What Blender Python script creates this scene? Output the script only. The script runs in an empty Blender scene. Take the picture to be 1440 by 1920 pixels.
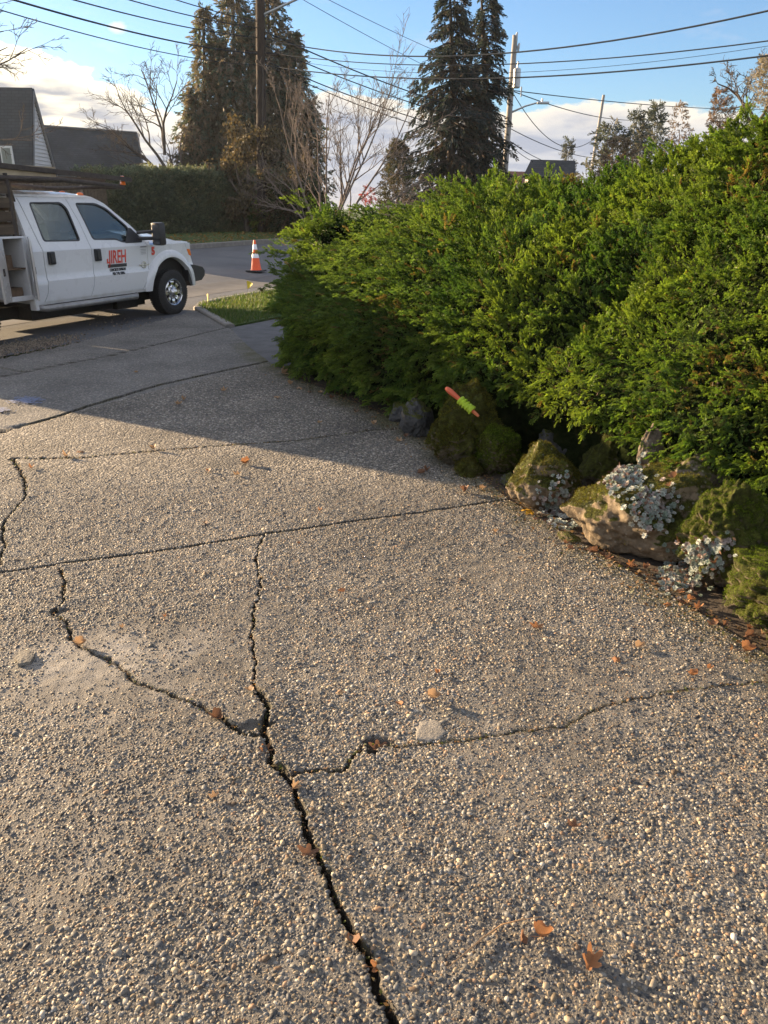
import bpy, bmesh, math, random
import numpy as np
from mathutils import Vector, Matrix

random.seed(7)
RNG = np.random.default_rng(11)
scene = bpy.context.scene
COL = scene.collection
PI = math.pi
R = math.radians

# ------------------------------------------------------------------ camera model
FPX = 1439.0          # focal length in photo pixels (photo is 1440 x 1920)
EYE = 1.8
PITCH = math.atan((960 - 388) / FPX)

def ray(px, py):
    x = (px - 720) / FPX
    y = (960 - py) / FPX
    c, s = math.cos(PITCH), math.sin(PITCH)
    return Vector((x, c + y * s, -s + y * c))

# street direction and the distance s across it
SAZ = R(25.63)
SD = Vector((math.sin(SAZ), math.cos(SAZ), 0))
SN = Vector((SD.y, -SD.x, 0))            # points back towards the driveway side

def s_of(x, y):
    return -(x * SN.x + y * SN.y)

def gz(x, y):
    s = s_of(x, y)
    return min(max(s - 11.9, 0.0), 8.4) * 0.075

def gz_np(x, y):
    s = -(x * SN.x + y * SN.y)
    return np.clip(s - 11.9, 0, 8.4) * 0.075

def at(px, py, z0=0.0):
    """ground point seen at a photo pixel"""
    r = ray(px, py)
    z = z0
    p = Vector((0, 0, 0))
    for _ in range(30):
        t = (z - EYE) / r.z
        p = Vector((r.x * t, r.y * t, z))
        z = z * 0.4 + 0.6 * (gz(p.x, p.y) + z0)
    return p

def pt(px, py, dist):
    """point in the direction of a photo pixel at a horizontal distance"""
    r = ray(px, py)
    t = dist / math.hypot(r.x, r.y)
    return Vector((r.x * t, r.y * t, EYE + r.z * t))

def stand(px, dist):
    r = ray(px, 388)
    t = dist / math.hypot(r.x, r.y)
    return Vector((r.x * t, r.y * t, gz(r.x * t, r.y * t)))

# ------------------------------------------------------------------ noise in numpy
def _hash(ix, iy, iz, seed):
    h = (ix * 374761393 + iy * 668265263 + iz * 1274126177 + seed * 974634777) & 0xFFFFFFFF
    h = ((h ^ (h >> 13)) * 1274126177) & 0xFFFFFFFF
    h = h ^ (h >> 16)
    return (h & 0xFFFF) / 65535.0

def vnoise(x, y, z, seed=0):
    x = np.asarray(x, float); y = np.asarray(y, float) + 0 * x; z = np.asarray(z, float) + 0 * x
    ix = np.floor(x).astype(np.int64); iy = np.floor(y).astype(np.int64); iz = np.floor(z).astype(np.int64)
    fx = x - ix; fy = y - iy; fz = z - iz
    ux = fx * fx * (3 - 2 * fx); uy = fy * fy * (3 - 2 * fy); uz = fz * fz * (3 - 2 * fz)
    o = 0
    for dx in (0, 1):
        for dy in (0, 1):
            for dz in (0, 1):
                w = (ux if dx else 1 - ux) * (uy if dy else 1 - uy) * (uz if dz else 1 - uz)
                o = o + w * _hash(ix + dx, iy + dy, iz + dz, seed)
    return o * 2 - 1

def fbm(x, y, z, seed=0, oct=3):
    o = 0; a = 1.0; f = 1.0
    for k in range(oct):
        o = o + a * vnoise(np.asarray(x) * f, np.asarray(y) * f, np.asarray(z) * f, seed + k)
        a *= 0.5; f *= 2.03
    return o

# ------------------------------------------------------------------ objects
def link(o, parent=None):
    COL.objects.link(o)
    if parent is not None:
        o.parent = parent
    return o

def tag(o, label=None, cat=None, group=None, kind=None):
    if label: o['label'] = label
    if cat: o['category'] = cat
    if group: o['group'] = group
    if kind: o['kind'] = kind
    return o

def empty(name, loc=(0, 0, 0), rz=0.0):
    o = bpy.data.objects.new(name, None)
    o.empty_display_size = 0.2
    o.location = loc
    o.rotation_euler = (0, 0, rz)
    return link(o)

def np_mesh(name, V, F, mats=(), col=None, smooth=False, midx=None, attrs=None):
    V = np.asarray(V, dtype=np.float32); F = np.asarray(F, dtype=np.int32)
    me = bpy.data.meshes.new(name)
    n, k = F.shape
    me.vertices.add(len(V)); me.vertices.foreach_set('co', V.ravel())
    me.loops.add(n * k); me.loops.foreach_set('vertex_index', F.ravel())
    me.polygons.add(n)
    me.polygons.foreach_set('loop_start', np.arange(0, n * k, k, dtype=np.int32))
    try:
        me.polygons.foreach_set('loop_total', np.full(n, k, dtype=np.int32))
    except Exception:
        pass
    for m in mats: me.materials.append(m)
    if midx is not None:
        me.polygons.foreach_set('material_index', np.asarray(midx, dtype=np.int32))
    me.update(calc_edges=True)
    if smooth:
        me.polygons.foreach_set('use_smooth', np.ones(n, dtype=bool))
    if col is not None:
        c = np.asarray(col, dtype=np.float32)
        if c.shape[1] == 3: c = np.concatenate([c, np.ones((len(c), 1), np.float32)], 1)
        a = me.attributes.new('col', 'FLOAT_COLOR', 'POINT'); a.data.foreach_set('color', c.ravel())
    for an, av in (attrs or {}).items():
        a = me.attributes.new(an, 'FLOAT', 'POINT'); a.data.foreach_set('value', np.asarray(av, dtype=np.float32).ravel())
    return me

def np_obj(name, V, F, mats=(), parent=None, **k):
    return link(bpy.data.objects.new(name, np_mesh(name, V, F, mats, **k)), parent)

class MB:
    """collects shapes, links them as one mesh object"""
    def __init__(s): s.v = []; s.f = []; s.m = []
    def add(s, verts, faces, mi=0):
        b = len(s.v)
        s.v += [tuple(p) for p in verts]
        for f in faces:
            s.f.append(tuple(i + b for i in f)); s.m.append(mi)
        return s
    def box(s, c, size, mi=0, rot=None, bevel=0.0):
        x, y, z = (q / 2 for q in size)
        if bevel > 0:
            bm = bmesh.new(); bmesh.ops.create_cube(bm, size=1.0)
            for v in bm.verts: v.co = Vector((v.co.x * size[0], v.co.y * size[1], v.co.z * size[2]))
            bmesh.ops.bevel(bm, geom=bm.edges[:], offset=bevel, segments=2, affect='EDGES', profile=0.6)
            bm.verts.index_update()
            vs = [v.co.copy() for v in bm.verts]; fs = [[v.index for v in f.verts] for f in bm.faces]
            bm.free()
        else:
            vs = [Vector((sx * x, sy * y, sz * z)) for sx in (-1, 1) for sy in (-1, 1) for sz in (-1, 1)]
            fs = [(0, 1, 3, 2), (4, 6, 7, 5), (0, 4, 5, 1), (2, 3, 7, 6), (0, 2, 6, 4), (1, 5, 7, 3)]
        if rot is not None: vs = [rot @ p for p in vs]
        c = Vector(c)
        return s.add([p + c for p in vs], fs, mi)
    def tube(s, pts, rad, n=8, mi=0, cap=True):
        pts = [Vector(p) for p in pts]
        if not hasattr(rad, '__len__'): rad = [rad] * len(pts)
        vs = []; fs = []
        up = None
        for i, p in enumerate(pts):
            d = (pts[min(i + 1, len(pts) - 1)] - pts[max(i - 1, 0)])
            if d.length < 1e-9: d = Vector((0, 0, 1))
            d.normalize()
            if up is None:
                up = Vector((0, 0, 1)) if abs(d.z) < 0.9 else Vector((1, 0, 0))
            a = d.cross(up)
            if a.length < 1e-6: a = d.cross(Vector((0.3, 1, 0.2)))
            a.normalize(); b = a.cross(d); up = b
            for k in range(n):
                t = 2 * PI * k / n
                vs.append(p + (a * math.cos(t) + b * math.sin(t)) * rad[i])
        for i in range(len(pts) - 1):
            for k in range(n):
                fs.append((i * n + k, i * n + (k + 1) % n, (i + 1) * n + (k + 1) % n, (i + 1) * n + k))
        if cap:
            fs.append(tuple(range(n))[::-1]); fs.append(tuple((len(pts) - 1) * n + k for k in range(n)))
        return s.add(vs, fs, mi)
    def lathe(s, prof, axis='z', n=32, mi=0, c=(0, 0, 0), close=False, cap=True):
        """prof: list of (radius, height)"""
        vs = []; fs = []
        for r, h in prof:
            for k in range(n):
                t = 2 * PI * k / n
                p = (r * math.cos(t), r * math.sin(t), h)
                if axis == 'y': p = (p[0], h, p[1])
                if axis == 'x': p = (h, p[0], p[1])
                vs.append((p[0] + c[0], p[1] + c[1], p[2] + c[2]))
        m = len(prof)
        for i in range(m if close else m - 1):
            j = (i + 1) % m
            for k in range(n):
                fs.append((i * n + k, i * n + (k + 1) % n, j * n + (k + 1) % n, j * n + k))
        if not close and cap:
            fs.append(tuple(range(n))[::-1]); fs.append(tuple((m - 1) * n + k for k in range(n)))
        return s.add(vs, fs, mi)
    def prism(s, outline, y0, y1, mi=0):
        """outline in (x, z), extruded along y"""
        n = len(outline)
        vs = [(x, y0, z) for x, z in outline] + [(x, y1, z) for x, z in outline]
        fs = [tuple(range(n))[::-1], tuple(range(n, 2 * n))]
        for i in range(n): fs.append((i, (i + 1) % n, n + (i + 1) % n, n + i))
        return s.add(vs, fs, mi)
    def grid(s, fn, us, vs_, mi=0, two=0.0):
        P = [[Vector(fn(u, v)) for v in vs_] for u in us]
        nu, nv = len(us), len(vs_)
        b = [p for row in P for p in row]
        fs = [(i * nv + j, (i + 1) * nv + j, (i + 1) * nv + j + 1, i * nv + j + 1) for i in range(nu - 1) for j in range(nv - 1)]
        return s.add(b, fs, mi)
    def build(s, name, mats, parent=None, smooth=0, bevel=0.0):
        me = bpy.data.meshes.new(name)
        me.from_pydata(s.v, [], s.f)
        if not isinstance(mats, (list, tuple)): mats = [mats]
        for m in mats: me.materials.append(m)
        me.polygons.foreach_set('material_index', s.m)
        bm = bmesh.new(); bm.from_mesh(me); bmesh.ops.recalc_face_normals(bm, faces=bm.faces[:]); bm.to_mesh(me); bm.free()
        if smooth:
            me.polygons.foreach_set('use_smooth', np.ones(len(me.polygons), dtype=bool))
            try: me.set_sharp_from_angle(angle=R(smooth))
            except Exception: pass
        me.update()
        o = bpy.data.objects.new(name, me)
        link(o, parent)
        if bevel:
            b = o.modifiers.new('bevel', 'BEVEL'); b.width = bevel; b.segments = 2; b.limit_method = 'ANGLE'
        return o

# ------------------------------------------------------------------ materials
MATS = {}
class N:
    def __init__(s, name):
        s.m = bpy.data.materials.new(name); s.m.use_nodes = True
        s.nt = s.m.node_tree; s.nt.nodes.clear()
        s.out = s.nt.nodes.new('ShaderNodeOutputMaterial')
        s.tc = None
    def n(s, t, **k):
        nd = s.nt.nodes.new(t)
        for a, v in k.items(): setattr(nd, a, v)
        return nd
    def l(s, a, b): s.nt.links.new(a, b)
    def val(s, nd, i, v):
        if hasattr(v, 'is_output') or hasattr(v, 'links'): s.l(v, nd.inputs[i])
        else: nd.inputs[i].default_value = v
    def coord(s, which='Object'):
        if s.tc is None: s.tc = s.n('ShaderNodeTexCoord')
        return s.tc.outputs[which]
    def noise(s, scale, detail=4, rough=0.55, vec=None, dist=0.0):
        nd = s.n('ShaderNodeTexNoise'); nd.inputs['Scale'].default_value = scale
        nd.inputs['Detail'].default_value = detail; nd.inputs['Roughness'].default_value = rough
        nd.inputs['Distortion'].default_value = dist
        s.l(vec if vec is not None else s.coord(), nd.inputs['Vector'])
        return nd.outputs['Fac']
    def vor(s, scale, feature='F1', out='Distance', vec=None):
        nd = s.n('ShaderNodeTexVoronoi', feature=feature); nd.inputs['Scale'].default_value = scale
        s.l(vec if vec is not None else s.coord(), nd.inputs['Vector'])
        return nd.outputs[out]
    def scale(s, xyz, vec=None):
        nd = s.n('ShaderNodeMapping'); nd.inputs['Scale'].default_value = xyz
        s.l(vec if vec is not None else s.coord(), nd.inputs['Vector'])
        return nd.outputs[0]
    def ramp(s, fac, stops):
        nd = s.n('ShaderNodeValToRGB'); e = nd.color_ramp.elements
        while len(e) < len(stops): e.new(0.5)
        for q, (p, c) in zip(e, stops):
            q.position = p
            if not hasattr(c, '__len__'): c = (c, c, c)
            q.color = (*c, 1)
        s.val(nd, 0, fac)
        return nd.outputs[0]
    def mix(s, fac, a, b, blend='MIX'):
        nd = s.n('ShaderNodeMix', data_type='RGBA', blend_type=blend)
        for i, v in ((0, fac), (6, a), (7, b)):
            if isinstance(v, tuple) and len(v) == 3: v = (*v, 1)
            s.val(nd, i, v)
        return nd.outputs[2]
    def math(s, op, a, b=0.0):
        nd = s.n('ShaderNodeMath', operation=op); s.val(nd, 0, a); s.val(nd, 1, b)
        return nd.outputs[0]
    def attr(s, name, out='Color'):
        nd = s.n('ShaderNodeAttribute'); nd.attribute_name = name
        return nd.outputs[out]
    def bump(s, h, strength=0.5, dist=0.01, normal=None):
        nd = s.n('ShaderNodeBump'); nd.inputs['Strength'].default_value = strength; nd.inputs['Distance'].default_value = dist
        s.l(h, nd.inputs['Height'])
        if normal is not None: s.l(normal, nd.inputs['Normal'])
        return nd.outputs[0]
    def bsdf(s, color, rough=0.6, metal=0.0, bump=None, spec=0.5, coat=0.0, trans=None, tcol=None):
        p = s.n('ShaderNodeBsdfPrincipled')
        if isinstance(color, tuple): color = (*color, 1)
        s.val(p, 'Base Color', color); s.val(p, 'Roughness', rough); s.val(p, 'Metallic', metal)
        p.inputs['Specular IOR Level'].default_value = spec
        p.inputs['Coat Weight'].default_value = coat
        p.inputs['Coat Roughness'].default_value = 0.06
        if bump is not None: s.l(bump, p.inputs['Normal'])
        o = p.outputs[0]
        if trans:
            t = s.n('ShaderNodeBsdfTranslucent')
            tc = tcol if tcol is not None else color
            if isinstance(tc, tuple) and len(tc) == 3: tc = (*tc, 1)
            s.val(t, 'Color', tc)
            mx = s.n('ShaderNodeMixShader'); mx.inputs[0].default_value = trans
            s.l(o, mx.inputs[1]); s.l(t.outputs[0], mx.inputs[2]); o = mx.outputs[0]
        s.l(o, s.out.inputs['Surface'])
        return s.m

def simple(name, c, rough=0.6, metal=0.0, var=0.12, scale=8.0, bump=0.0, bscale=60.0, coat=0.0, spec=0.5):
    """one-colour material with noise wear"""
    q = N(name)
    f = q.noise(scale, 5)
    a = tuple(v * (1 - var) for v in c); b = tuple(min(v * (1 + var), 1) for v in c)
    colr = q.ramp(f, [(0.3, a), (0.7, b)])
    bp = q.bump(q.noise(bscale, 4), bump, 0.01) if bump else None
    rr = q.ramp(q.noise(scale * 2.3, 3), [(0.3, max(rough - 0.08, 0.02)), (0.7, min(rough + 0.08, 1))])
    return q.bsdf(colr, rr, metal, bp, spec, coat)

def leafmat(name, tint=(1, 1, 1), trans=0.35, rough=0.55, spec=0.3, tt=(1.25, 1.2, 0.7)):
    q = N(name)
    c = q.attr('col')
    c1 = q.mix(1.0, c, tint, 'MULTIPLY')
    c2 = q.mix(1.0, c, tuple(a * b for a, b in zip(tint, tt)), 'MULTIPLY')
    return q.bsdf(c1, rough, 0, None, spec, 0, trans, c2)

# ------------------------------------------------------------------ template scattering
def rot_from(dirs, ups):
    """rotation matrices with local x along dirs, local z near ups"""
    d = dirs / (np.linalg.norm(dirs, axis=1, keepdims=True) + 1e-9)
    y = np.cross(ups, d); y /= (np.linalg.norm(y, axis=1, keepdims=True) + 1e-9)
    z = np.cross(d, y)
    return np.stack([d, y, z], axis=2)          # columns are axes

def scatter(templates, pos, rot, scl, col, jitter=0.0, tipcol=None):
    """merge many copies of small templates (V, F, t) into one mesh; t in 0..1 along the template"""
    n = len(pos)
    which = RNG.integers(0, len(templates), n)
    Vs = []; Fs = []; Cs = []; off = 0
    for k, (TV, TF, TT) in enumerate(templates):
        idx = np.nonzero(which == k)[0]
        if len(idx) == 0: continue
        W = np.einsum('nij,vj->nvi', rot[idx], TV) * (scl[idx][:, None, None] if scl.ndim == 1 else scl[idx][:, None, :]) + pos[idx][:, None, :]
        nv = len(TV)
        F = TF[None] + (np.arange(len(idx)) * nv)[:, None, None] + off
        c = np.repeat(col[idx][:, None, :], nv, 1)
        if tipcol is not None:
            w = (TT[None, :, None]) ** 1.5
            c = c * (1 - w) + (c * np.asarray(tipcol)[None, None, :]) * w
        if jitter:
            c = c * (1 + jitter * (RNG.random((len(idx), nv, 1)) - 0.5))
        Vs.append(W.reshape(-1, 3)); Fs.append(F.reshape(-1, TF.shape[1])); Cs.append(c.reshape(-1, 3)); off += nv * len(idx)
    return np.concatenate(Vs), np.concatenate(Fs), np.concatenate(Cs)

def plume_template(nshoots=28, width=0.03, ang=42, curl=0.1, seed=0, cross=True, ln=0.30):
    r = np.random.default_rng(seed)
    V = []; F = []; T = []
    for i in range(nshoots):
        t = (i + 0.5) / nshoots
        side = 1 if i % 2 else -1
        base = np.array([t * 0.92, 0, curl * math.sin(t * 2.4)])
        l = ln * (1 - t) ** 0.55 + 0.09
        l *= r.uniform(0.75, 1.2)
        a = R(ang * r.uniform(0.7, 1.25)) * (1 - 0.5 * t)
        d = np.array([math.cos(a), side * math.sin(a), r.uniform(-0.35, 0.45)])
        if r.random() < 0.25: d = np.array([math.cos(a), side * math.sin(a) * 0.3, r.uniform(0.2, 0.8)])
        d /= np.linalg.norm(d)
        s1 = np.cross(d, [0, 0, 1.0]); s1 /= np.linalg.norm(s1)
        s2 = np.cross(d, s1)
        bend = np.array([0, 0, r.uniform(-0.05, 0.08)])
        for s in ((s1, s2) if cross else (s1 * 0.8 + s2 * r.uniform(-0.7, 0.7),)):
            b = len(V)
            w = width * r.uniform(0.8, 1.2)
            V += [base, base + d * l * 0.45 + s * w + bend, base + d * l + bend * 0.4, base + d * l * 0.45 - s * w + bend]
            T += [t * 0.5, t * 0.5 + 0.3, min(1, t * 0.5 + 0.6), t * 0.5 + 0.3]
            F.append([b, b + 1, b + 2, b + 3])
    return np.array(V), np.array(F), np.array(T)

def card_template(kind='leaf', seed=0):
    r = np.random.default_rng(seed)
    if kind == 'leaf':        # one pointed leaf, slightly folded
        V = np.array([[0, 0, 0], [0.45, 0.28, 0.06], [1, 0, -0.06], [0.45, -0.28, 0.06]], float)
        return V, np.array([[0, 1, 2, 3]]), np.array([0, .5, 1, .5])
    if kind == 'clump':       # several small leaves round a point
        V = []; F = []; T = []
        for i in range(7):
            d = r.normal(size=3); d /= np.linalg.norm(d)
            s = np.cross(d, r.normal(size=3)); s /= np.linalg.norm(s)
            o = r.normal(size=3) * 0.25; l = r.uniform(0.5, 0.9); w = r.uniform(0.14, 0.22)
            b = len(V)
            V += [o, o + d * l * .5 + s * w, o + d * l, o + d * l * .5 - s * w]; F.append([b, b + 1, b + 2, b + 3]); T += [0, .5, 1, .5]
        return np.array(V), np.array(F), np.array(T)

# =================================================================== GROUND
def mat_driveway():
    q = N('exposed_aggregate')
    far = q.attr('far', 'Fac'); agg = q.attr('agg', 'Fac'); crk = q.attr('crk', 'Fac'); moss = q.attr('moss', 'Fac')
    vc = q.vor(62, out='Color')
    sep = q.n('ShaderNodeSeparateColor'); q.l(vc, sep.inputs[0])
    stone = q.ramp(sep.outputs[0], [(0.0, (.05, .05, .056)), (.22, (.12, .118, .116)), (.42, (.17, .153, .128)), (.6, (.29, .255, .205)), (.78, (.12, .10, .077)), (.9, (.43, .385, .315)), (1, (.55, .5, .43))])
    vd = q.vor(62, out='Distance')
    stone = q.mix(q.ramp(vd, [(.5, 0.0), (.8, .9)]), stone, (.09, .08, .066))
    worn = q.attr('worn', 'Fac'); big = q.noise(1.3, 5); mid = q.noise(6.0, 5); fine = q.noise(160, 4)
    mort = q.ramp(mid, [(.3, (.105, .094, .08)), (.55, (.175, .158, .134)), (.75, (.265, .242, .208))])
    mort = q.mix(q.ramp(fine, [(.35, .5), (.65, 0.0)]), mort, (.08, .07, .055))
    plain = q.ramp(q.noise(30, 6, .7), [(.3, (.085, .086, .087)), (.5, (.135, .135, .133)), (.7, (.20, .198, .193))])
    c = q.mix(far, mort, q.mix(.2, stone, mort))
    c = q.mix(q.math('SUBTRACT', 1.0, agg), c, plain)
    c = q.mix(1.0, c, q.ramp(big, [(.3, .68), (.55, 1.0), (.75, 1.22)]), 'MULTIPLY')
    c = q.mix(q.math('MULTIPLY', worn, q.ramp(q.noise(22, 5), [(.35, .25), (.6, 1.0)])), c, (.36, .335, .30))
    # old stains with a shape of their own
    st = q.noise(.7, 3, .5, dist=.6)
    c = q.mix(q.ramp(st, [(.56, 0.0), (.68, .35)]), c, (.09, .085, .075))
    c = q.mix(moss, c, q.ramp(q.noise(90, 4), [(.3, (.035, .032, .012)), (.7, (.10, .095, .03))]))
    c = q.mix(crk, c, q.ramp(q.noise(40, 4), [(.3, (.010, .008, .006)), (.7, (.034, .027, .018))]))
    h = q.math('MULTIPLY', q.math('MULTIPLY', q.math('SUBTRACT', 0.8, vd), far), agg)
    h2 = q.math('ADD', h, q.math('MULTIPLY', fine, .35))
    b = q.bump(h2, 1.0, 0.016)
    return q.bsdf(c, q.ramp(mid, [(.3, .75), (.7, .92)]), 0, b, .35)

M_DRIVE = mat_driveway()

def mat_pebble():
    q = N('river_pebble')
    c = q.attr('col')
    n = q.noise(140, 4)
    c = q.mix(1.0, c, q.ramp(n, [(.3, .7), (.5, 1.0), (.75, 1.25)]), 'MULTIPLY')
    return q.bsdf(c, .6, 0, q.bump(q.noise(400, 3), .25, .002), .3)
M_PEB = mat_pebble()

# edge of the driveway along the rockery (right side), then the apron at the street
EDGE = [(2.75, .3), (2.2, 1.6), (1.66, 2.85), (1.25, 3.8), (.84, 4.72), (.58, 5.55), (.32, 6.39), (-.12, 7.2), (-.6, 8.0), (-1.28, 9.22), (-1.9, 10.8)]
g1 = at(430, 613); g0 = at(370, 581)
APRON = [tuple(g1.xy), tuple(g0.xy), tuple(at(240, 617).xy), tuple(at(110, 651).xy), tuple(at(0, 673).xy), (-5.6, 8.2), (-9, 1.5)]
DRIVE_POLY = [(-9, .3)] + EDGE + APRON

def in_poly(x, y, poly):
    inside = np.zeros(x.shape, bool)
    n = len(poly)
    for i in range(n):
        x1, y1 = poly[i]; x2, y2 = poly[(i + 1) % n]
        if y1 == y2: continue
        c = ((y1 > y) != (y2 > y)) & (x < (x2 - x1) * (y - y1) / (y2 - y1) + x1)
        inside ^= c
    return inside

def gpix(*pp): return [tuple(at(*p).xy) for p in pp]

# (polyline, width, depth, lip, moss width)
CRACKS = [
    (gpix((742, 1925), (725, 1880), (705, 1820), (670, 1750), (625, 1690), (600, 1630), (585, 1570), (555, 1490)), .0165, .045, .010, .03),
    (gpix((555, 1490), (520, 1440), (500, 1400), (490, 1370), (499, 1330), (482, 1300)), .0175, .045, .012, .03),
    (gpix((482, 1300), (475, 1280), (480, 1240), (472, 1190), (478, 1130), (490, 1100), (480, 1050), (492, 1003)), .0075, .032, .005, .014),
    (gpix((492, 1385), (455, 1375), (420, 1350), (370, 1320)), .014, .022, .003, .02),
    (gpix((370, 1320), (320, 1300), (260, 1280), (225, 1255), (200, 1235), (150, 1210)), .0075, .012, .002, .02),
    (gpix((150, 1210), (130, 1200), (125, 1170), (100, 1150), (120, 1130), (122, 1100), (115, 1068)), .011, .024, .002, .01),
    (gpix((-30, 1075), (0, 1060), (10, 1020), (5, 985), (25, 960), (50, 930), (48, 900), (30, 870), (20, 860)), .014, .032, .005, .012),
    (gpix((540, 1455), (560, 1450), (640, 1440), (680, 1400), (730, 1398)), .008, .008, .002, .022),
    (gpix((730, 1398), (840, 1392), (960, 1375), (1060, 1360), (1110, 1332)), .004, .004, 0, .016),
    (gpix((1110, 1332), (1180, 1312), (1300, 1292), (1440, 1277)), .003, .003, 0, .012),
    (gpix((20, 860), (150, 858), (290, 845), (460, 832), (560, 825), (700, 806), (800, 800)), .012, .014, 0, .012),
    (gpix((-900, 1215), (-60, 1086), (0, 1075), (115, 1058), (300, 1033), (490, 1003), (650, 980), (800, 960), (965, 934)), .020, .026, 0, .012),
    (gpix((-700, 990), (-60, 824), (0, 808), (100, 782), (180, 757), (300, 722), (400, 700), (530, 672)), .055, .035, 0, .03),
    (gpix((-700, 872), (-80, 724), (0, 706), (200, 668), (430, 613)), .036, .02, 0, .012),
    (gpix((-40, 683), (45, 697)), .016, .012, 0, .012),
    (gpix((505, 668), (430, 613)), .02, .008, 0, .02),
]
PITS = [(at(703, 1395), .045, .03), (at(468, 1362), .042, .012), (at(110, 1150), .04, .015)]
PATCHW = [(at(240, 1235), .34), (at(120, 1250), .3)]

def crack_field(x, y):
    """returns z offset, crack weight, moss weight, distance to the nearest crack wall"""
    gap = np.full(x.shape, 9.0); lipz = np.zeros(x.shape)
    z = np.zeros(x.shape); cw = np.zeros(x.shape); mw = np.zeros(x.shape)
    n1 = fbm(x * 24, y * 24, 0.0, 5, 3) * .009
    n2 = fbm(x * 7, y * 7, 3.3, 9, 2) * .010
    wv = 1 + .35 * vnoise(x * 9, y * 9, 0.7, 31)
    mn = vnoise(x * 14, y * 14, 1.7, 41)
    for poly, w, dep, lip, mossw in CRACKS:
        joint = len(poly) > 0 and lip == 0 and w >= .014
        for (x1, y1), (x2, y2) in zip(poly[:-1], poly[1:]):
            pad = .2
            sel = np.nonzero((x > min(x1, x2) - pad) & (x < max(x1, x2) + pad) & (y > min(y1, y2) - pad) & (y < max(y1, y2) + pad))
            if len(sel[0]) == 0: continue
            px, py = x[sel], y[sel]
            dx, dy = x2 - x1, y2 - y1; L = math.hypot(dx, dy) + 1e-9
            t = ((px - x1) * dx + (py - y1) * dy) / (L * L)
            sd = ((px - x1) * dy - (py - y1) * dx) / L           # + on the right of travel
            tc = np.clip(t, 0, 1)
            d = np.hypot(px - x1 - tc * dx, py - y1 - tc * dy)
            k = .35 if joint else 1.0
            off = (n1[sel] + n2[sel]) * k
            dd = np.abs(d * np.sign(sd) + off) if not joint else np.abs(d + off * .5)
            ww = w * (wv[sel] if not joint else (1 + .3 * (wv[sel] - 1)))
            kk = np.clip(1 - (dd - ww / 2) / .0035, 0, 1)
            gap[sel] = np.minimum(gap[sel], dd - ww / 2)
            z[sel] = np.minimum(z[sel], -dep * kk * kk * (3 - 2 * kk))
            cw[sel] = np.maximum(cw[sel], np.clip(1 - (dd - ww * .5 - .002) / .004, 0, 1))
            mm = np.clip(1 - (dd - ww / 2) / mossw, 0, 1) * np.clip(mn[sel] * 1.6 + .35, 0, 1)
            mw[sel] = np.maximum(mw[sel], mm * .75)
            if lip:
                up = np.clip(1 - np.abs(d) / .14, 0, 1) * (sd > 0) * lip
                lipz[sel] = np.maximum(lipz[sel], up)
    z = np.where(z < -.0005, z, lipz)
    for c, r, dep in PITS:
        d = np.hypot((x - c.x) * .8, (y - c.y) * 1.2) + n1 * 2.5 + n2 * 1.5
        kk = np.clip(1 - (d - r * .75) / (r * .3), 0, 1)
        z = np.minimum(z, -dep * kk + 0 * z) * (kk > 0) + z * (kk <= 0)
        cw = np.maximum(cw, kk * (.7 if dep > .02 else .2))
    return z, cw, mw, gap

def slab_z(x, y):
    return fbm(x * .9, y * .9, 0.0, 77, 2) * .006 + fbm(x * 20, y * 20, 0.0, 79, 2) * .0022

ys = [.5]
while ys[-1] < 15.2: ys.append(ys[-1] + max(.0034 * ys[-1], .004))
ys = np.array(ys)
xs = np.concatenate([np.arange(-9, -3.2, .08), np.arange(-3.2, -1.0, .0072), np.arange(-1.0, .2, .0048), np.arange(.2, 2.3, .0072), np.arange(2.3, 2.8, .05)])
GX, GY = np.meshgrid(xs, ys)
cz, cw, mw, _ = crack_field(GX, GY)
GZ = slab_z(GX, GY) + cz
JBl = gpix((0, 808), (530, 672))
sideB = (GX - JBl[0][0]) * (JBl[1][1] - JBl[0][1]) - (GY - JBl[0][1]) * (JBl[1][0] - JBl[0][0])
agg = np.clip(.5 + np.where(sideB > 0, .5, 0), 0, 1)
far = np.maximum(np.clip((GY - 4.4) / 1.0, 0, 1), np.clip((np.abs(GX) - .58 * GY - .55) / .25, 0, 1))
# damp moss and dirt along the rockery edge
de = np.full(GX.shape, 9.0)
for (x1, y1), (x2, y2) in zip(EDGE[:-1], EDGE[1:]):
    dx, dy = x2 - x1, y2 - y1
    t = np.clip(((GX - x1) * dx + (GY - y1) * dy) / (dx * dx + dy * dy), 0, 1)
    de = np.minimum(de, np.hypot(GX - x1 - t * dx, GY - y1 - t * dy))
edge_m = np.clip(1 - (de + fbm(GX * 5, GY * 5, 0.0, 51, 3) * .12) / .3, 0, 1) * .8
mw = np.maximum(mw, edge_m)
worn = np.zeros(GX.shape)
for c_, r_ in PATCHW:
    worn = np.maximum(worn, np.clip(1.15 - np.hypot(GX - c_.x, (GY - c_.y) * 1.1) / r_ + fbm(GX * 7, GY * 7, 0.0, 91, 3) * .5, 0, 1) * .5)
nr, nc = GX.shape
ii = (np.arange(nr - 1)[:, None] * nc + np.arange(nc - 1)[None]).ravel()
quads = np.stack([ii, ii + 1, ii + nc + 1, ii + nc], 1)
cx = (GX[:-1, :-1] + GX[1:, 1:]).ravel() / 2; cy = (GY[:-1, :-1] + GY[1:, 1:]).ravel() / 2
keep = in_poly(cx, cy, DRIVE_POLY)
quads = quads[keep]
used = np.zeros(nr * nc, bool); used[quads.ravel()] = True
remap = np.cumsum(used) - 1
V = np.stack([GX.ravel(), GY.ravel(), GZ.ravel()], 1)[used]
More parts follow.
